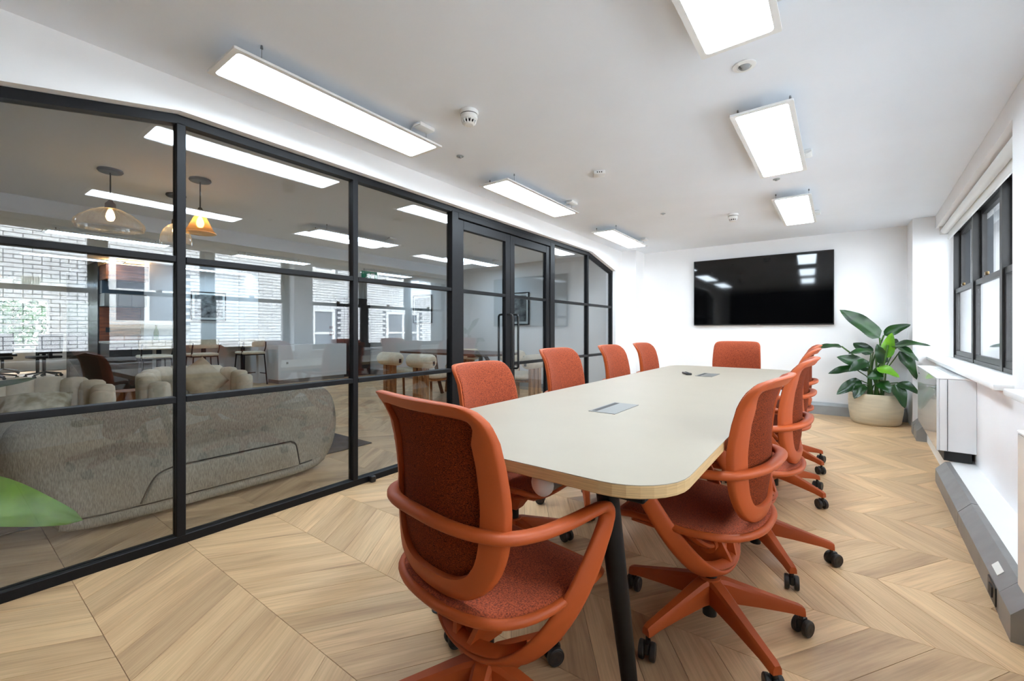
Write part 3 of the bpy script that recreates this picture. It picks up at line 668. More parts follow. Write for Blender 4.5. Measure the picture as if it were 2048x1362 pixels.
# ------------------------------------------------------------------ plants
def leaf_mesh(name, m, base, tip, width, droop=.05, fold=.25, nrm=(0, -1, .3), parent=None, curl=0.0):
    """broad blade along base->tip, folded on its midrib, with thickness"""
    b, t = Vector(base), Vector(tip); ax = (t - b); L_ = ax.length; ax.normalize()
    nn = Vector(nrm); nn = (nn - ax * nn.dot(ax)).normalized(); sd = ax.cross(nn)
    N_ = 12; top = []; rows = 6
    for i in range(N_ + 1):
        u = i / N_; wv = width * (max(0, math.sin(PI * min(1, u ** .72))) ** .62) * (1 - .22 * u) + .0008
        c = b + ax * (L_ * u) + Vector((0, 0, -droop * u * u)) + nn * (curl * u ** 3)
        row = []
        for j in range(rows + 1):
            s_ = j / rows * 2 - 1
            row.append(c + sd * (wv * s_) + nn * (fold * wv * abs(s_) + .010 * math.sin(9 * u + 2 * s_) * abs(s_) * wv / .06))
        top.append(row)
    vs = []; fs = []; W_ = rows + 1
    for row in top: vs += row
    for row in top: vs += [p - nn * .0012 for p in row]
    o = (N_ + 1) * W_
    for i in range(N_):
        for j in range(rows):
            a = i * W_ + j; fs.append((a, a + 1, a + W_ + 1, a + W_)); fs.append((o + a, o + a + W_, o + a + W_ + 1, o + a + 1))
    for i in range(N_):
        for j in (0, rows): a = i * W_ + j; fs.append((a, a + W_, o + a + W_, o + a))
    return MB().add(vs, fs).build(name, m, parent, smooth=80)
def stalk(p0, p1, parent, r=.008, bow=.05):
    a, b = Vector(p0), Vector(p1); md = a.lerp(b, .5) + Vector(((a.x - b.x) * .25, (a.y - b.y) * .25, bow))
    MB().sweep(cr([a, a.lerp(md, .6), md, md.lerp(b, .6), b], 3), (1, 0.2, 0), [r * 1.2] * 6 + [r] * 7, r, 7).build('stalk', M_stem, parent, smooth=60)
PX, PY = .495, 6.545
pl = thing('potted_plant', 'tall leafy green plant in a round stone coloured pot by the window pier', 'plant', (0, 0, 0))
pot = MB().lathe([(0, 0), (.205, 0), (.218, .012), (.230, .03), (.247, .15), (.252, .26), (.248, .352), (.242, .358), (.233, .352), (.233, .30), (0, .30)], n=48).build('plant_pot', M_pot, pl, smooth=40, loc=(PX, PY, 0)); pot['label'] = 'round stone coloured pot'
MB().lathe([(0, .308), (.15, .310), (.231, .306), (.231, .301), (0, .301)], n=32).build('potting_soil', M_soil, pot, smooth=60)
LV = [((.53, 6.50, 1.00), (.16, 6.42, 1.38), .085, .03, 0, (.35, -1, .4)), ((.57, 6.52, 1.03), (.79, 6.46, 1.20), .05, .03, 1, (-.4, -1, .3)), ((.62, 6.46, .90), (.93, 6.30, 1.00), .06, .05, 1, (.1, -.5, 1)),
      ((.18, 6.42, .895), (-.08, 6.30, .905), .042, .02, 1, (.1, -.6, 1)), ((.58, 6.46, .77), (.63, 6.42, 1.06), .055, .0, 2, (-.3, -1, .1)), ((.44, 6.44, .64), (.13, 6.34, .82), .075, .03, 0, (.2, -.9, .6)),
      ((.30, 6.44, .64), (.05, 6.36, .60), .045, .02, 1, (.1, -.8, .7)), ((.36, 6.44, .50), (.13, 6.34, .36), .06, .02, 0, (-.2, -.9, .5)), ((.70, 6.46, .85), (.83, 6.38, .58), .06, .02, 1, (.5, -.8, .4)),
      ((.68, 6.42, .50), (.84, 6.30, .43), .05, .02, 0, (.1, -.7, .7)), ((.65, 6.38, .48), (.72, 6.27, .27), .055, .02, 0, (.3, -.9, .3)), ((.50, 6.40, .66), (.68, 6.30, .60), .055, .02, 2, (.1, -.7, .8)),
      ((.47, 6.45, .84), (.24, 6.36, .86), .05, .03, 0, (.1, -.5, 1)), ((.67, 6.46, .92), (.84, 6.36, .78), .045, .02, 1, (.3, -.6, .8)), ((.38, 6.40, .46), (.29, 6.30, .33), .055, .02, 0, (-.2, -.9, .3)), ((.56, 6.46, .70), (.50, 6.42, .93), .05, .0, 0, (.2, -1, .2)),
      ((.55, 6.36, .56), (.40, 6.28, .60), .06, .03, 0, (0, -.8, .7)), ((.46, 6.60, .80), (.30, 6.70, .98), .06, .03, 0, (.2, -1, .3)), ((.60, 6.62, .85), (.70, 6.72, 1.02), .06, .02, 1, (-.2, -1, .2)), ((.52, 6.38, .50), (.60, 6.26, .42), .055, .02, 0, (0, -.9, .5)),
      ((.42, 6.36, .72), (.24, 6.26, .66), .06, .03, 0, (0, -.8, .7))]
for i, (b, t, wd, dr, k, nr) in enumerate(LV):
    leaf_mesh('leaf', (M_leaf, M_leaf, M_leafb)[k], b, t, wd * 1.25, dr * 1.6, .30, nr, pl)
    a = i * 2.4; stalk((PX + .07 * math.cos(a), PY + .07 * math.sin(a), .309), b, pl, .009 if i < 6 else .006)
for i in range(3): stalk((PX + .04 * i - .03, PY - .05, .309), (PX + .10 * i - .10, PY - .06 - .03 * i, .72 + .1 * i), pl, .010, .02)

lp = thing('lounge_plant', 'bright broad leaf plant reaching in at the left edge behind the glass', 'plant', (0, 0, 0))
MB().lathe([(0, 0), (.15, 0), (.18, .3), (.172, .32), (.16, .31), (.16, .27), (0, .27)], n=32).build('plant_pot', M_bronze, lp, smooth=40, loc=(-3.02, -.12, 0))
leaf_mesh('leaf', M_leafb, (-2.92, -.04, .47), (-2.90, .445, .165), .105, .0, .15, (.95, .1, .35), lp)
leaf_mesh('leaf', M_leaf, (-2.95, -.04, .80), (-2.95, .30, .865), .035, -.0, .2, (.6, 0, .8), lp)
leaf_mesh('leaf', M_leaf, (-3.05, -.25, .85), (-3.1, -.5, 1.2), .09, .03, .25, (.8, 0, .6), lp)
for b in ((-2.92, -.02, .50), (-2.95, -.04, .80), (-3.05, -.25, .85)): stalk((-3.02, -.12, .262), b, lp, .008, .03)

# ------------------------------------------------------------------ lounge furniture
tag(MB().rbox(-5.8, -3.5, -.9, 2.52, 0.0005, .010, .003, 1).build('rug', M_rug), 'dark charcoal rug under the lounge seating', 'rug')
sf = thing('sofa', 'rounded taupe sofa seen from behind, against the glass', 'sofa', (0, 0, .011))
SOF = cr([(.50, .004), (1.1, .002), (1.72, .004), (1.86, .06), (1.935, .17), (1.965, .32), (1.955, .46), (1.915, .57), (1.84, .635), (1.70, .660), (1.1, .655), (.50, .645), (.32, .625), (.235, .575), (.21, .47), (.235, .32), (.30, .17), (.38, .06)], 3, True)
cy, cz = 1.08, .33
rings = []
for x, sc in ((-3.165, .2), (-3.135, .6), (-3.13, .82), (-3.15, .93), (-3.19, .985), (-3.25, 1.0), (-3.36, .995), (-3.42, .96), (-3.44, .90)):
    rings.append([(x, cy + (y - cy) * sc, max(.0, cz + (z - cz) * sc)) for y, z in SOF])
sb_ = MB().loft(rings).build('sofa_back', M_sofa, sf, smooth=70)
LPn = [(.72, .085), (.765, .19), (.80, .235), (.86, .255), (.93, .26), (1.50, .262), (1.56, .258), (1.59, .235), (1.605, .17), (1.62, .085)]
M_seam = mat('dark_seam', srgb(62, 56, 48), 0.95, var=0.2)
def seam(pts, xo, nm='seam_piping'):
    MB().sweep(cr([(xo, y, z) for y, z in pts], 3), (1, 0, 0), .0045, .0045, 6).build(nm, M_seam, sb_, smooth=60)
pn = MB(); pr = [[(x, 1.17 + (y - 1.17) * s_, .17 + (z - .17) * s_) for y, z in LPn] for x, s_ in ((-3.16, 1.0), (-3.122, .995), (-3.110, .965), (-3.105, .85))]
pn.loft(pr).build('lower_back_panel', M_sofa, sb_, smooth=50)
MB().sweep(cr([(-3.155, .40, .075), (-3.135, .55, .052), (-3.130, .9, .046), (-3.13, 1.5, .048), (-3.14, 1.72, .062), (-3.17, 1.83, .09)], 4), (0, 0, 1), .030, .014, 10).build('base_roll', M_sofa, sb_, smooth=60)
seam([(p[0], p[1]) for p in [(.715, .09), (.76, .195), (.797, .24), (.86, .261), (.93, .266), (1.50, .268), (1.563, .264), (1.596, .24), (1.611, .17), (1.625, .09)]], -3.128)
seam([(.36, .105), (.55, .084), (.9, .078), (1.5, .080), (1.72, .094)], -3.130)
MB().rbox(-4.05, -3.44, .42, 1.74, .10, .42, .07, 4).build('seat_cushion', M_sofa, sf, smooth=50)
for y in (.30, 1.76): MB().rbox(-4.0, -3.44, y - .09, y + .09, .10, .55, .07, 4).build('armrest', M_sofa, sf, smooth=50)
for x in (-3.95, -3.4):
    for y in (.45, 1.72): MB().cyl((x, y, 0), (x, y, .11), .02, n=10).build('leg', M_blackpl, sf)

def armchair(x, y, rz, label):
    t = thing('tub_armchair', label, 'armchair', (x, y, .011), rz, 'cream channel-back armchairs')   # opens toward local -y
    for k in range(11):
        a = math.radians(-20 + 220 * k / 10); R_ = .36; hgt = .715 - .0042 * (k - 5) ** 2
        px_, py_ = R_ * math.cos(a) * 1.08, R_ * math.sin(a)
        m_ = MB(); rg = []
        for z, r in ((.06, .03), (.07, .075), (.12, .086), (.35, .088), (hgt - .07, .090), (hgt - .025, .084), (hgt - .006, .062), (hgt, .02)):
            fl = .05 * (z / .7)
            cx_, cy_ = px_ * (1 + fl), py_ * (1 + fl)
            rg.append([(cx_ + r * (.85 * math.cos(b) * math.cos(a) - 1.0 * math.sin(b) * math.sin(a)), cy_ + r * (.85 * math.cos(b) * math.sin(a) + 1.0 * math.sin(b) * math.cos(a)), z) for b in [2 * PI * q / 12 for q in range(12)]])
        m_.loft(rg).build('channel', M_cream, t, smooth=70)
    MB().lathe([(0, .08), (.27, .08), (.30, .12), (.31, .34), (.29, .40), (.22, .425), (0, .43)], n=28).build('seat_cushion', M_cream, t, smooth=60)
    MB().cyl((0, 0, 0), (0, 0, .08), .24, n=24).build('plinth', M_walnut, t, smooth=40)
    return t
armchair(-4.62, .42, PI / 2, 'cream channel-back armchair nearer the left edge, behind the sofa')
armchair(-5.05, 1.60, PI / 2 + .15, 'cream channel-back armchair with a linen cushion, behind the sofa')
def cushion(x, y, z, rz, tilt, m, label, roll=0):
    b = MB(); rg = []
    for i in range(9):
        u = i / 8 * 2 - 1; th = .075 * (1 - u ** 4) ** .6 + .004; hw = .175
        rg.append([(hw * (1 + .05 * abs(v) ** 3 - .04 * (1 - abs(u)) * abs(v)) * v, th * s_ * (1 - v ** 4) ** .6, hw * u) for v, s_ in [(-1, 0), (-.8, 1), (-.4, 1), (0, 1), (.4, 1), (.8, 1), (1, 0), (.8, -1), (.4, -1), (0, -1), (-.4, -1), (-.8, -1)]])
    o = b.loft(rg).build('cushion', m, smooth=80); o.location = (x, y, z); o.rotation_mode = 'XYZ'; o.rotation_euler = (Matrix.Rotation(rz, 4, 'Z') @ Matrix.Rotation(tilt, 4, 'X') @ Matrix.Rotation(roll, 4, 'Y')).to_euler(); return tag(o, label, 'cushion')
cushion(-5.14, 1.66, .585, -PI / 2 + .1, .42, M_cush, 'crumpled linen cushion propped in the armchair by the tree stump', .62)
cushion(-4.60, .46, .50, -PI / 2 - .2, .9, M_cush2, 'patterned pale cushion lying in the armchair at the left edge')
st = thing('stump_table', 'orange brown wooden stump side table', 'side table', (-6.05, 1.27, 0), .35)
MB().prism([(-.13, -.12), (.02, -.15), (.13, -.10), (.15, .06), (.07, .14), (-.10, .13), (-.15, .02)], 'z', 0, .44).build('stump_block', M_stump, st)
ch = thing('shell_chair', 'dark shell lounge chair on a ring base before the kitchen', 'chair', (-7.35, 1.47, 0), .7)
rg = []
for i in range(9):
    z = .30 + .52 * i / 8; r = .30 + .10 * (i / 8) ** 1.5; th = .025
    A = [math.radians(-160 + 140 * k / 10) for k in range(11)]
    rg.append([(r * math.cos(a) * 1.05, r * math.sin(a) + .02 - .10 * (i / 8), z - .12 * abs(k - 5) / 5 * (i / 8)) for k, a in enumerate(A)] + [((r - th) * math.cos(a) * 1.05, (r - th) * math.sin(a) + .02 - .10 * (i / 8), z - .12 * abs(k - 5) / 5 * (i / 8)) for k, a in reversed(list(enumerate(A)))])
MB().loft(rg).build('shell', M_blackpl, ch, smooth=50)
MB().lathe([(0, .36), (.24, .36), (.27, .40), (.25, .44), (0, .45)], n=24).build('seat_pad', M_blackpl, ch, smooth=50)
MB().cyl((0, 0, .05), (0, 0, .37), .03, n=12).build('stem', M_black, ch)
MB().lathe([(.20, 0), (.26, 0), (.26, .02), (.20, .02), (.20, 0)], n=32).build('ring_base', M_black, ch)
for k in range(3): a = 2 * PI * k / 3; MB().sweep([(0, 0, .06), (.12 * math.cos(a), .12 * math.sin(a), .03), (.23 * math.cos(a), .23 * math.sin(a), .015)], (0, 0, 1), .012, .012, 6).build('spoke', M_black, ch)

# bar ledge, stools, bottle
lg_ = thing('bar_ledge', 'narrow bar ledge on black posts along the lounge wall', 'bar table', (0, 0, 0))
MB().rbox(-10.28, -9.72, 2.42, 3.98, .86, .90, .004, 1).build('ledge_top', M_worktop, lg_)
for y in (2.50, 3.20, 3.90): MB().box(-9.86, -9.80, y - .03, y + .03, 0, .86).build('post', M_black, lg_)
def stool():
    t = ob('bar_stool', None)    # faces local +y
    MB().rbox(-.21, .21, -.19, .20, .615, .67, .026, 3).build('seat_pad', M_cream, t, smooth=50)
    MB().rbox(-.20, .20, -.18, .19, .598, .615, .004, 1).build('seat_frame', M_black, t)
    for sx in (-1, 1):
        for sy in (-1, 1): MB().sweep([(sx * .19, sy * .17, .60), (sx * .225, sy * .21, .0)], (1, 0, 0), .011, .011, 8).build('leg', M_black, t, smooth=60)
        MB().sweep(cr([(sx * .20, -.10, .60), (sx * .21, -.18, .75), (sx * .205, -.20, .86)], 3), (1, 0, 0), .011, .011, 8).build('back_post', M_black, t, smooth=60)
        MB().cyl((sx * .213, -.20, .22), (sx * .213, .20, .22), .009, n=8).build('side_rail', M_black, t)
    MB().cyl((-.213, .20, .22), (.213, .20, .22), .009, n=8).build('foot_rail', M_black, t)
    A = [math.radians(200 + 140 * k / 10) for k in range(11)]
    rg = []
    for z, th in ((.76, .012), (.775, .022), (.83, .026), (.90, .022), (.92, .010)): rg.append([((.225 + th) * math.cos(a), (.16 + th) * math.sin(a) - .04, z) for a in A] + [((.225 - th) * math.cos(a), (.16 - th) * math.sin(a) - .04, z) for a in reversed(A)])
    MB().loft(rg).build('backrest', M_cream, t, smooth=50)
    return t
SB = stool()
for i, (y, lb) in enumerate(((2.30, 'cream bar stool nearest the kitchen'), (3.00, 'middle cream bar stool at the ledge, below the framed print'), (3.82, 'cream bar stool nearest the white heater box'))):
    o = SB if i == 0 else copy_tree(SB)
    o.location = (-9.28, y, 0); o.rotation_euler[2] = PI / 2; tag(o, lb, 'stool', 'bar stools at the ledge')
bo = thing('bottle', 'green glass water bottle on the bar ledge', 'bottle', (-9.98, 2.50, .90))
MB().lathe([(0, 0), (.038, 0), (.038, .15), (.030, .19), (.014, .23), (.013, .27), (0, .27)], n=16).build('bottle_body', M_bottle, bo, smooth=50)
MB().lathe([(0, .27), (.015, .27), (.015, .285), (0, .285)], n=12).build('cap', M_alu, bo)
hb_ = thing('heater_box', 'large white boxed heater beside the bar stools', 'heater', (0, 0, 0))
MB().rbox(-9.345, -8.85, 4.16, 5.68, .08, .79, .005, 1).build('casing', M_lwall, hb_)
MB().box(-9.345, -8.90, 4.19, 5.65, 0, .08).build('plinth', M_trunk, hb_)
MB().box(-8.852, -8.846, 4.32, 4.36, .40, .44).build('knob', M_alu, hb_)
dd = thing('dark_cupboard', 'tall dark cupboard in the lounge corner under the exit sign', 'cupboard', (0, 0, 0))
MB().box(-9.348, -9.05, 5.74, 6.46, .0, 1.86).build('cupboard_body', M_kdark, dd)
MB().box(-9.05, -9.03, 5.76, 6.095, .16, 1.84).build('cupboard_door', M_bronze, dd); MB().box(-9.05, -9.03, 6.105, 6.44, .16, 1.84).build('cupboard_door', M_bronze, dd)
MB().box(-9.03, -9.01, 6.06, 6.075, .9, 1.1).build('handle', M_alu, dd)
fa = thing('fire_call_point', 'small dark red fire call point above the heater box', 'alarm', (-9.348, 5.60, 1.02))
MB().rbox(0, .04, -.05, .05, -.045, .05, .006).build('call_box', M_red, fa); MB().box(.04, .043, -.025, .025, -.015, .025).build('press_plate', M_white, fa)
fn = thing('fire_notice', 'small printed fire notice above the call point', 'notice', (-9.348, 5.60, 1.15))
MB().box(0, .004, -.06, .06, -.03, .05).build('notice_sheet', M_paper, fn)
for k in range(3): MB().box(.004, .005, -.05, .05, -.02 + .022 * k, -.008 + .022 * k).build('printed_line', M_red, fn)
ex = thing('exit_sign', 'green running man exit sign hanging from the lounge ceiling', 'sign', (-7.0, 4.98, 2.04))
MB().box(-.012, .012, -.17, .17, 0, .17).build('sign_panel', M_sign, ex)
for y in (-.12, .12): MB().cyl((0, y, .17), (0, y, CZ - 2.04), .004, n=6).build('hanger', M_alu, ex)
pic = MB(); pic.add([(.0125, .10, .03), (.0125, .02, .03), (.0125, .02, .14), (.0125, .10, .14), (.016, .10, .03), (.016, .02, .03), (.016, .02, .14), (.016, .10, .14)], [(0, 1, 2, 3), (4, 7, 6, 5), (0, 4, 5, 1), (1, 5, 6, 2), (2, 6, 7, 3), (3, 7, 4, 0)])
pic.build('door_pictogram', M_white, ex)
rn = MB().cyl((.014, -.02, .128), (.017, -.02, .128), .014, n=12)
for a, b in (((-.02, .115), (-.045, .075)), ((-.045, .075), (-.02, .05)), ((-.02, .05), (-.035, .02)), ((-.045, .075), (-.08, .06)), ((-.08, .06), (-.10, .03)), ((-.02, .112), (.012, .09)), ((-.022, .112), (-.06, .112)), ((-.06, .112), (-.075, .09))):
    rn.sweep([(.0155, a[0], a[1]), (.0155, b[0], b[1])], (1, 0, 0), .002, .007, 6)
rn.build('running_figure', M_white, ex)
def framed(name, label, cx, cy, z0, z1, half, axis):
    """framed print; axis 'x' hangs on a wall facing +x, 'y' on a wall facing -y"""
    f = thing(name, label, 'picture', (cx, cy, z0), PI / 2 if axis == 'x' else 0, 'framed prints in the lounge')
    h = z1 - z0; t = .018
    for a, b, c, d in ((-half, half, 0, t), (-half, half, h - t, h), (-half, -half + t, t, h - t), (half - t, half, t, h - t)): MB().box(a, b, -.03, -.002, c, d).build('frame_bar', M_black, f)
    MB().box(-half + t, half - t, -.018, -.004, t, h - t).build('mount', M_paper, f)
    MB().box(-half + .06, half - .06, -.0195, -.018, .06, h - .06).build('print', M_print, f)
    MB().box(-half + t, half - t, -.024, -.022, t, h - t).build('glazing', M_wglass, f)
framed('framed_print', 'wide framed black and white print above the bar stools', -10.298, 3.44, 1.29, 1.88, .31, 'x')
framed('framed_print', 'framed black and white print above the dining table', -7.19, 6.498, 1.25, 1.87, .30, 'y')
framed('framed_print', 'framed black and white print seen through the glass doors', -4.575, 6.498, 1.19, 1.79, .235, 'y')
# dining set
dt = thing('dining_table', 'dark walnut dining table in the lounge', 'table', (-4.70, 4.95, 0))
MB().prism(rrect(-1.02, 1.02, -.45, .45, .30, 8), 'z', .722, .752).build('tabletop', M_walnut, dt)
for sx in (-1, 1):
    MB().sweep(cr([(sx * .62, -.30, 0), (sx * .66, -.22, .35), (sx * .55, -.05, .70)], 4), (1, 0, 0), .035, .03, 8).build('leg', M_walnut, dt, smooth=50)
    MB().sweep(cr([(sx * .62, .30, 0), (sx * .66, .22, .35), (sx * .55, .05, .70)], 4), (1, 0, 0), .035, .03, 8).build('leg', M_walnut, dt, smooth=50)
    MB().box(sx * .55 - .05, sx * .55 + .05, -.30, .30, .69, .722).build('top_rail', M_walnut, dt)
def dchair():
    t = ob('dining_chair', None)
    prof = [(0, -.235), (.06, -.232), (.088, -.21), (.10, -.17), (.10, .17), (.088, .21), (.06, .232), (0, .235)]
    b = MB().lathe(prof, n=20); MB().add([(z, y - .24, x + .655) for x, y, z in b.v], b.f).build('roll_backrest', M_cream, t, smooth=50)
    MB().lathe([(0, .40), (.20, .40), (.24, .42), (.25, .455), (.23, .485), (.15, .50), (0, .502)], n=28).build('seat_pad', M_cream, t, smooth=50)
    MB().lathe([(0, .37), (.21, .37), (.225, .40), (0, .40)], n=28).build('seat_frame', M_oak, t, smooth=40)
    for x in (-.10, 0, .10): MB().box(x - .034, x + .034, -.265, -.225, 0, .60).build('back_plank', M_oak, t)
    MB().box(-.13, .13, -.225, -.15, .37, .40).build('rear_block', M_oak, t)
    for sx in (-1, 1): MB().sweep([(sx * .15, .14, .38), (sx * .17, .17, 0)], (1, 0, 0), .02, .02, 8).build('leg', M_oak, t, smooth=60)
    for sx in (-1, 1): MB().box(sx * .235 - .004, sx * .235 + .004, -.26, -.22, .60, .66).build('end_strap', M_blackpl, t)
    return t
DC = dchair()
for i, (x, y, a, lb) in enumerate(((-5.36, 4.42, 0, 'cream roll-back dining chair left of the other one, back toward the sofa'), (-4.60, 4.34, .1, 'cream roll-back dining chair nearest the glass door post, back toward the sofa'), (-5.25, 5.60, PI, 'cream roll-back dining chair on the far side of the table, left'),
                                  (-4.25, 5.60, PI, 'cream roll-back dining chair on the far side of the table, right'), (-3.48, 4.98, PI / 2, 'cream roll-back dining chair at the table end seen through the door'))):
    o = DC if i == 0 else copy_tree(DC)
    o.location = (x, y, 0); o.rotation_euler[2] = a; tag(o, lb, 'chair', 'roll-back chairs around the dining table')
# pendants
def pendant(x, y, label, prof, zt, m, ribs):
    t = thing('pendant_lamp', label, 'lamp', (x, y, 0), 0, 'glass pendant lamps in the lounge')
    MB().lathe([(0, CZ), (.075, CZ), (.078, CZ - .012), (.07, CZ - .022), (0, CZ - .024)], n=24).build('ceiling_rose', M_bronze, t, smooth=40)
    MB().cyl((0, 0, zt + .05), (0, 0, CZ - .02), .005, n=8).build('cord', M_bronze, t)
    MB().lathe([(0, zt + .06), (.012, zt + .06), (.018, zt + .045), (.032, zt + .03), (.034, zt), (.040, zt - .01), (0, zt - .01)], n=20).build('lamp_holder', M_brass, t, smooth=40)
    MB().lathe(prof, n=72, rib=.03 if ribs else 0).build('shade', m, t, smooth=30 if not ribs else None)
    MB().lathe([(0, zt - .012), (.012, zt - .015), (.025, zt - .05), (.028, zt - .075), (.018, zt - .10), (0, zt - .107)], n=16).build('bulb', M_bulb, t, smooth=60)
pendant(-4.48, .84, 'wide clear ribbed glass pendant, left of the three', [(.035, 2.035), (.06, 2.03), (.11, 2.005), (.17, 1.96), (.20, 1.925), (.205, 1.90), (.195, 1.88), (.20, 1.872)], 2.04, M_shadeg, True)
pendant(-4.81, 1.35, 'dome shaped clear ribbed pendant behind the partition mullion', [(.03, 2.06), (.055, 2.05), (.09, 2.01), (.11, 1.96), (.117, 1.91), (.115, 1.88), (.118, 1.875)], 2.07, M_shadeg, True)
pendant(-4.16, 1.33, 'amber glass cone pendant, right of the three', [(.03, 2.03), (.045, 2.02), (.07, 1.965), (.095, 1.915), (.112, 1.895), (.112, 1.888)], 2.04, M_amber, False)
# kitchen
def kt(name, label, cat): return thing(name, label, cat, (0, 0, 0))
k = kt('base_cabinet', 'dark kitchen base cabinet with pale worktop', 'cabinet')
MB().box(-10.48, -9.78, 1.82, 2.395, .08, .86).build('cabinet_body', M_kdark, k); MB().box(-10.48, -9.85, 1.84, 2.39, 0, .08).build('kickboard', M_dslot, k)
MB().box(-9.78, -9.76, 1.83, 2.105, .09, .85).build('cabinet_door', M_kdark, k); MB().box(-9.78, -9.76, 2.11, 2.39, .09, .85).build('cabinet_door', M_kdark, k)
MB().rbox(-10.48, -9.74, 1.81, 2.398, .86, .895, .004, 1).build('worktop', M_worktop, k)
k = kt('wall_cabinet', 'grey kitchen wall cabinet above the wooden splashback', 'cabinet')
MB().box(-10.48, -10.12, 1.82, 2.395, 1.52, 1.74).build('cabinet_body', M_kgrey, k)
for a, b in ((1.83, 2.0), (2.005, 2.18), (2.185, 2.39)): MB().box(-10.12, -10.10, a, b, 1.525, 1.735).build('cabinet_door', M_kgrey, k)
k = kt('splashback', 'reddish wooden kitchen splashback panel', 'panel')
MB().box(-10.495, -10.47, 1.82, 2.395, .897, 1.51).build('wood_board', M_kwood, k); MB().box(-10.47, -10.462, 1.90, 1.96, 1.05, 1.14).build('socket', M_blackpl, k)
k = kt('bulkhead', 'wooden kitchen bulkhead with a warm light strip', 'bulkhead')
MB().box(-10.48, -10.0, 1.82, 2.395, 1.98, 2.25).build('wood_board', M_kwood, k); MB().box(-10.4, -10.05, 1.85, 2.38, 2.255, 2.27).build('light_strip', M_warm, k)
MB().box(-10.48, -10.3, 1.82, 2.395, 1.75, 1.975).build('petrol_panel', M_kblue, k)
# far office
tk = thing('office_table', 'white topped table in the far office', 'table', (-15.6, .55, 0))
MB().rbox(-.6, .6, -1.4, 1.25, .71, .74, .004, 1).build('tabletop', M_top, tk)
for sx in (-.5, .5):
    for sy in (-1.2, 1.1): MB().box(sx - .03, sx + .03, sy - .03, sy + .03, 0, .71).build('leg', M_black, tk)
def ochair():
    t = ob('mesh_chair', None)
    MB().rbox(-.23, .23, -.22, .23, .44, .50, .02, 2).build('seat', M_blackpl, t, smooth=50)
    rg = []
    for z, y in ((.55, -.22), (.75, -.25), (.95, -.27), (1.0, -.28)): rg.append([(-.21, y, z), (.21, y, z), (.21, y - .02, z), (-.21, y - .02, z)])
    MB().loft(rg).build('backrest', M_bronze, t); MB().box(-.03, .03, -.26, -.2, .44, .6).build('spine', M_blackpl, t)
    MB().cyl((0, 0, .1), (0, 0, .45), .03, n=10).build('stem', M_blackpl, t)
    for k in range(5): a = 2 * PI * k / 5; lg2 = MB().sweep([(0, 0, .13), (.30 * math.cos(a), .30 * math.sin(a), .07)], (0, 0, 1), .02, .02, 6).build('base_arm', M_blackpl, t); MB().cyl((.30 * math.cos(a), .30 * math.sin(a) - .02, .03), (.30 * math.cos(a), .30 * math.sin(a) + .02, .03), .03, n=10).build('castor', M_blackpl, lg2)
    return t
OC = ochair()
for i, (x, y, a, lb) in enumerate(((-14.75, .2, PI / 2, 'black mesh office chair on the near side of the far table, left'), (-14.75, .9, PI / 2, 'black mesh office chair on the near side of the far table, middle'), (-14.6, 1.6, PI / 2 + .3, 'black mesh office chair on the near side of the far table, right'),
                                  (-16.45, .3, -PI / 2, 'black mesh office chair beyond the far table, left'), (-16.45, 1.1, -PI / 2, 'black mesh office chair beyond the far table, right'))):
    o = OC if i == 0 else copy_tree(OC)
    o.location = (x, y, 0); o.rotation_euler[2] = a; tag(o, lb, 'chair', 'mesh chairs in the far office')
w3 = struct(thing('window_3', 'wide office window onto trees', 'window', (-17.5, 0, 0)))
for y in (-1.5, -.3, .85, 1.97): MB().box(-.04, .04, y, y + .05, .55, 1.95).build('mullion', M_white, w3)
for z in (.55, 1.22, 1.90): MB().box(-.04, .04, -1.5, 2.0, z, z + .05).build('rail', M_white, w3)
for a, b in ((-1.45, -.3), (-.25, .85), (.90, 1.97)):
    for z0, z1 in ((.6, 1.22), (1.27, 1.90)): MB().box(-.004, .004, a, b, z0, z1).build('pane', M_wglass, w3)

# ------------------------------------------------------------------ outside
struct(MB().box(.3, 9, -6, 18, -3.2, -3.0).build('ground_courtyard', M_ground, loc=WR, rz=-TH), 'paved light well outside the windows', 'ground')
struct(MB().box(-30, -17.6, -12, 12, -.4, -.2).build('ground_garden', M_tree), 'green garden beyond the far office', 'ground')
FXL = 5.25
struct(MB().box(-17.6, 1.3, -6, 12, CZ + .31, 5.2).build('wall_added_storey', M_cream_r), 'unseen upper storey added to cut sky light in the light well', 'wall')  # out-of-view storey, added to lessen the sky light reaching the light well
fac = thing('brick_building', 'white painted brick building across the light well', 'building', WR, -TH)
MB().box(FXL + .012, FXL + .4, -5, 16, -3, 8.0).build('mortar_wall', M_mortar, fac)
WIN = [(2.42, 3.60, 1.20, 2.60), (6.05, 7.40, .30, 1.72), (9.30, 10.80, .30, 1.72), (6.05, 7.40, 2.75, 4.2), (9.30, 10.80, 2.75, 4.2), (-2.6, -1.4, 1.2, 2.6)]
bk = MB(); BH = .075; BL = .2250
for r in range(int((5.2 + .9) / BH)):
    z = -.9 + r * BH; y = -5 + (BL / 2 if r % 2 else 0); hd = (r % 4 == 3)
    while y < 16:
        ln = BL / 2 if hd else BL; a, b = y + .0065, y + ln - .0065; y += ln
        if any(b > w0 and a < w1 and z + BH > q0 and z < q1 for w0, w1, q0, q1 in WIN): continue
        d = FXL + random.uniform(-.003, .003)
        bk.add([(d, a, z + .0065), (d, b, z + .0065), (d, b, z + BH - .0065), (d, a, z + BH - .0065), (FXL + .02, a, z + .0065), (FXL + .02, b, z + .0065), (FXL + .02, b, z + BH - .0065), (FXL + .02, a, z + BH - .0065)], [(0, 1, 2, 3), (0, 4, 5, 1), (1, 5, 6, 2), (2, 6, 7, 3), (3, 7, 4, 0)])
o = bk.build('brickwork', M_facade, fac); o['kind'] = 'stuff'
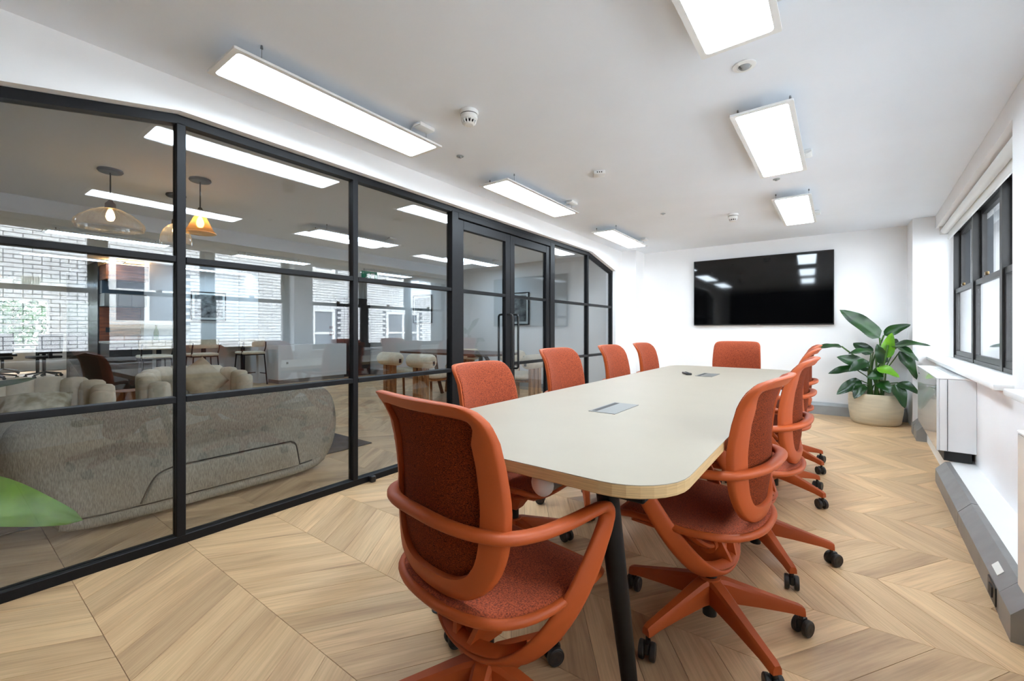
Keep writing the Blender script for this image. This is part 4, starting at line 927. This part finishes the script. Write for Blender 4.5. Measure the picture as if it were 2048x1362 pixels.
for a, b, z0, z1 in WIN:
    wf = MB().box(FXL - .02, FXL + .08, a, a + .10, z0, z1).box(FXL - .02, FXL + .08, b - .10, b, z0, z1).box(FXL - .02, FXL + .08, a + .1, b - .1, z1 - .09, z1).box(FXL - .02, FXL + .08, a + .1, b - .1, z0, z0 + .09)
    m_ = (a + b) / 2; zc = (z0 + z1) / 2; wf.box(FXL - .01, FXL + .06, m_ - .04, m_ + .04, z0 + .09, z1 - .09).box(FXL - .005, FXL + .06, a + .1, b - .1, zc - .03, zc + .03)
    wo = wf.build('window_frame', M_fwin, fac)
    for p, q in ((a + .1, m_ - .04), (m_ + .04, b - .1)):
        for g, h in ((z0 + .09, zc - .03), (zc + .03, z1 - .09)): MB().box(FXL + .02, FXL + .03, p, q, g, h).build('pane', M_fdark, wo)
    MB().prism([(FXL - .14, z0 - .07), (FXL - .14, z0 - .02), (FXL + .02, z0), (FXL + .02, z0 - .22), (FXL - .03, z0 - .20)], 'y', a - .12, b + .12).build('stone_sill', M_stone, fac)
vb = MB().box(FXL - .008, FXL + .02, 1.28, 1.50, 1.90, 2.04).build('air_brick', M_stone, fac)
for i in range(7):
    for j in range(5): MB().box(FXL - .0095, FXL - .008, 1.29 + i * .03, 1.31 + i * .03, 1.912 + j * .025, 1.928 + j * .025).build('vent_hole', M_dslot, vb)
rw = thing('rendered_building', 'grey rendered wall closing the light well', 'building', WR, -TH)
MB().box(.6, FXL, 14.0, 14.4, -3, 8).build('rendered_wall', M_slate, rw)
MB().box(2.2, 2.32, 13.9, 14.0, -3, 6).cyl((2.8, 13.93, -3), (2.8, 13.93, 6), .06, n=12).build('drain_pipe', M_fwin, rw)
def tree(x, y, label):
    t = thing('garden_tree', label, 'tree', (x, y, -.2), 0, 'trees outside the far office')
    MB().cyl((0, 0, 0), (0, 0, 1.6), .12, .08, n=10).build('trunk', M_bark, t, smooth=50)
    b = MB()
    for i in range(2600):
        c = Vector((random.gauss(0, .6), random.gauss(0, .75), 1.45 + random.gauss(0, .7))); u = Vector((random.uniform(-1, 1), random.uniform(-1, 1), random.uniform(-1, 1))).normalized(); v = u.orthogonal().normalized(); s_ = random.uniform(.05, .12)
        b.add([c + u * s_, c + v * s_ * .5, c - u * s_, c - v * s_ * .5], [(0, 1, 2, 3)])
    me = bpy.data.meshes.new('crown'); me.from_pydata(b.v, [], b.f); me.materials.append(M_tree); ob('crown', me, t)['kind'] = 'stuff'
tree(-20.6, -.4, 'leafy garden tree seen through the far office window, left'); tree(-21.0, 1.3, 'leafy garden tree seen through the far office window, right'); tree(-22.5, .6, 'tree farther behind in the garden')
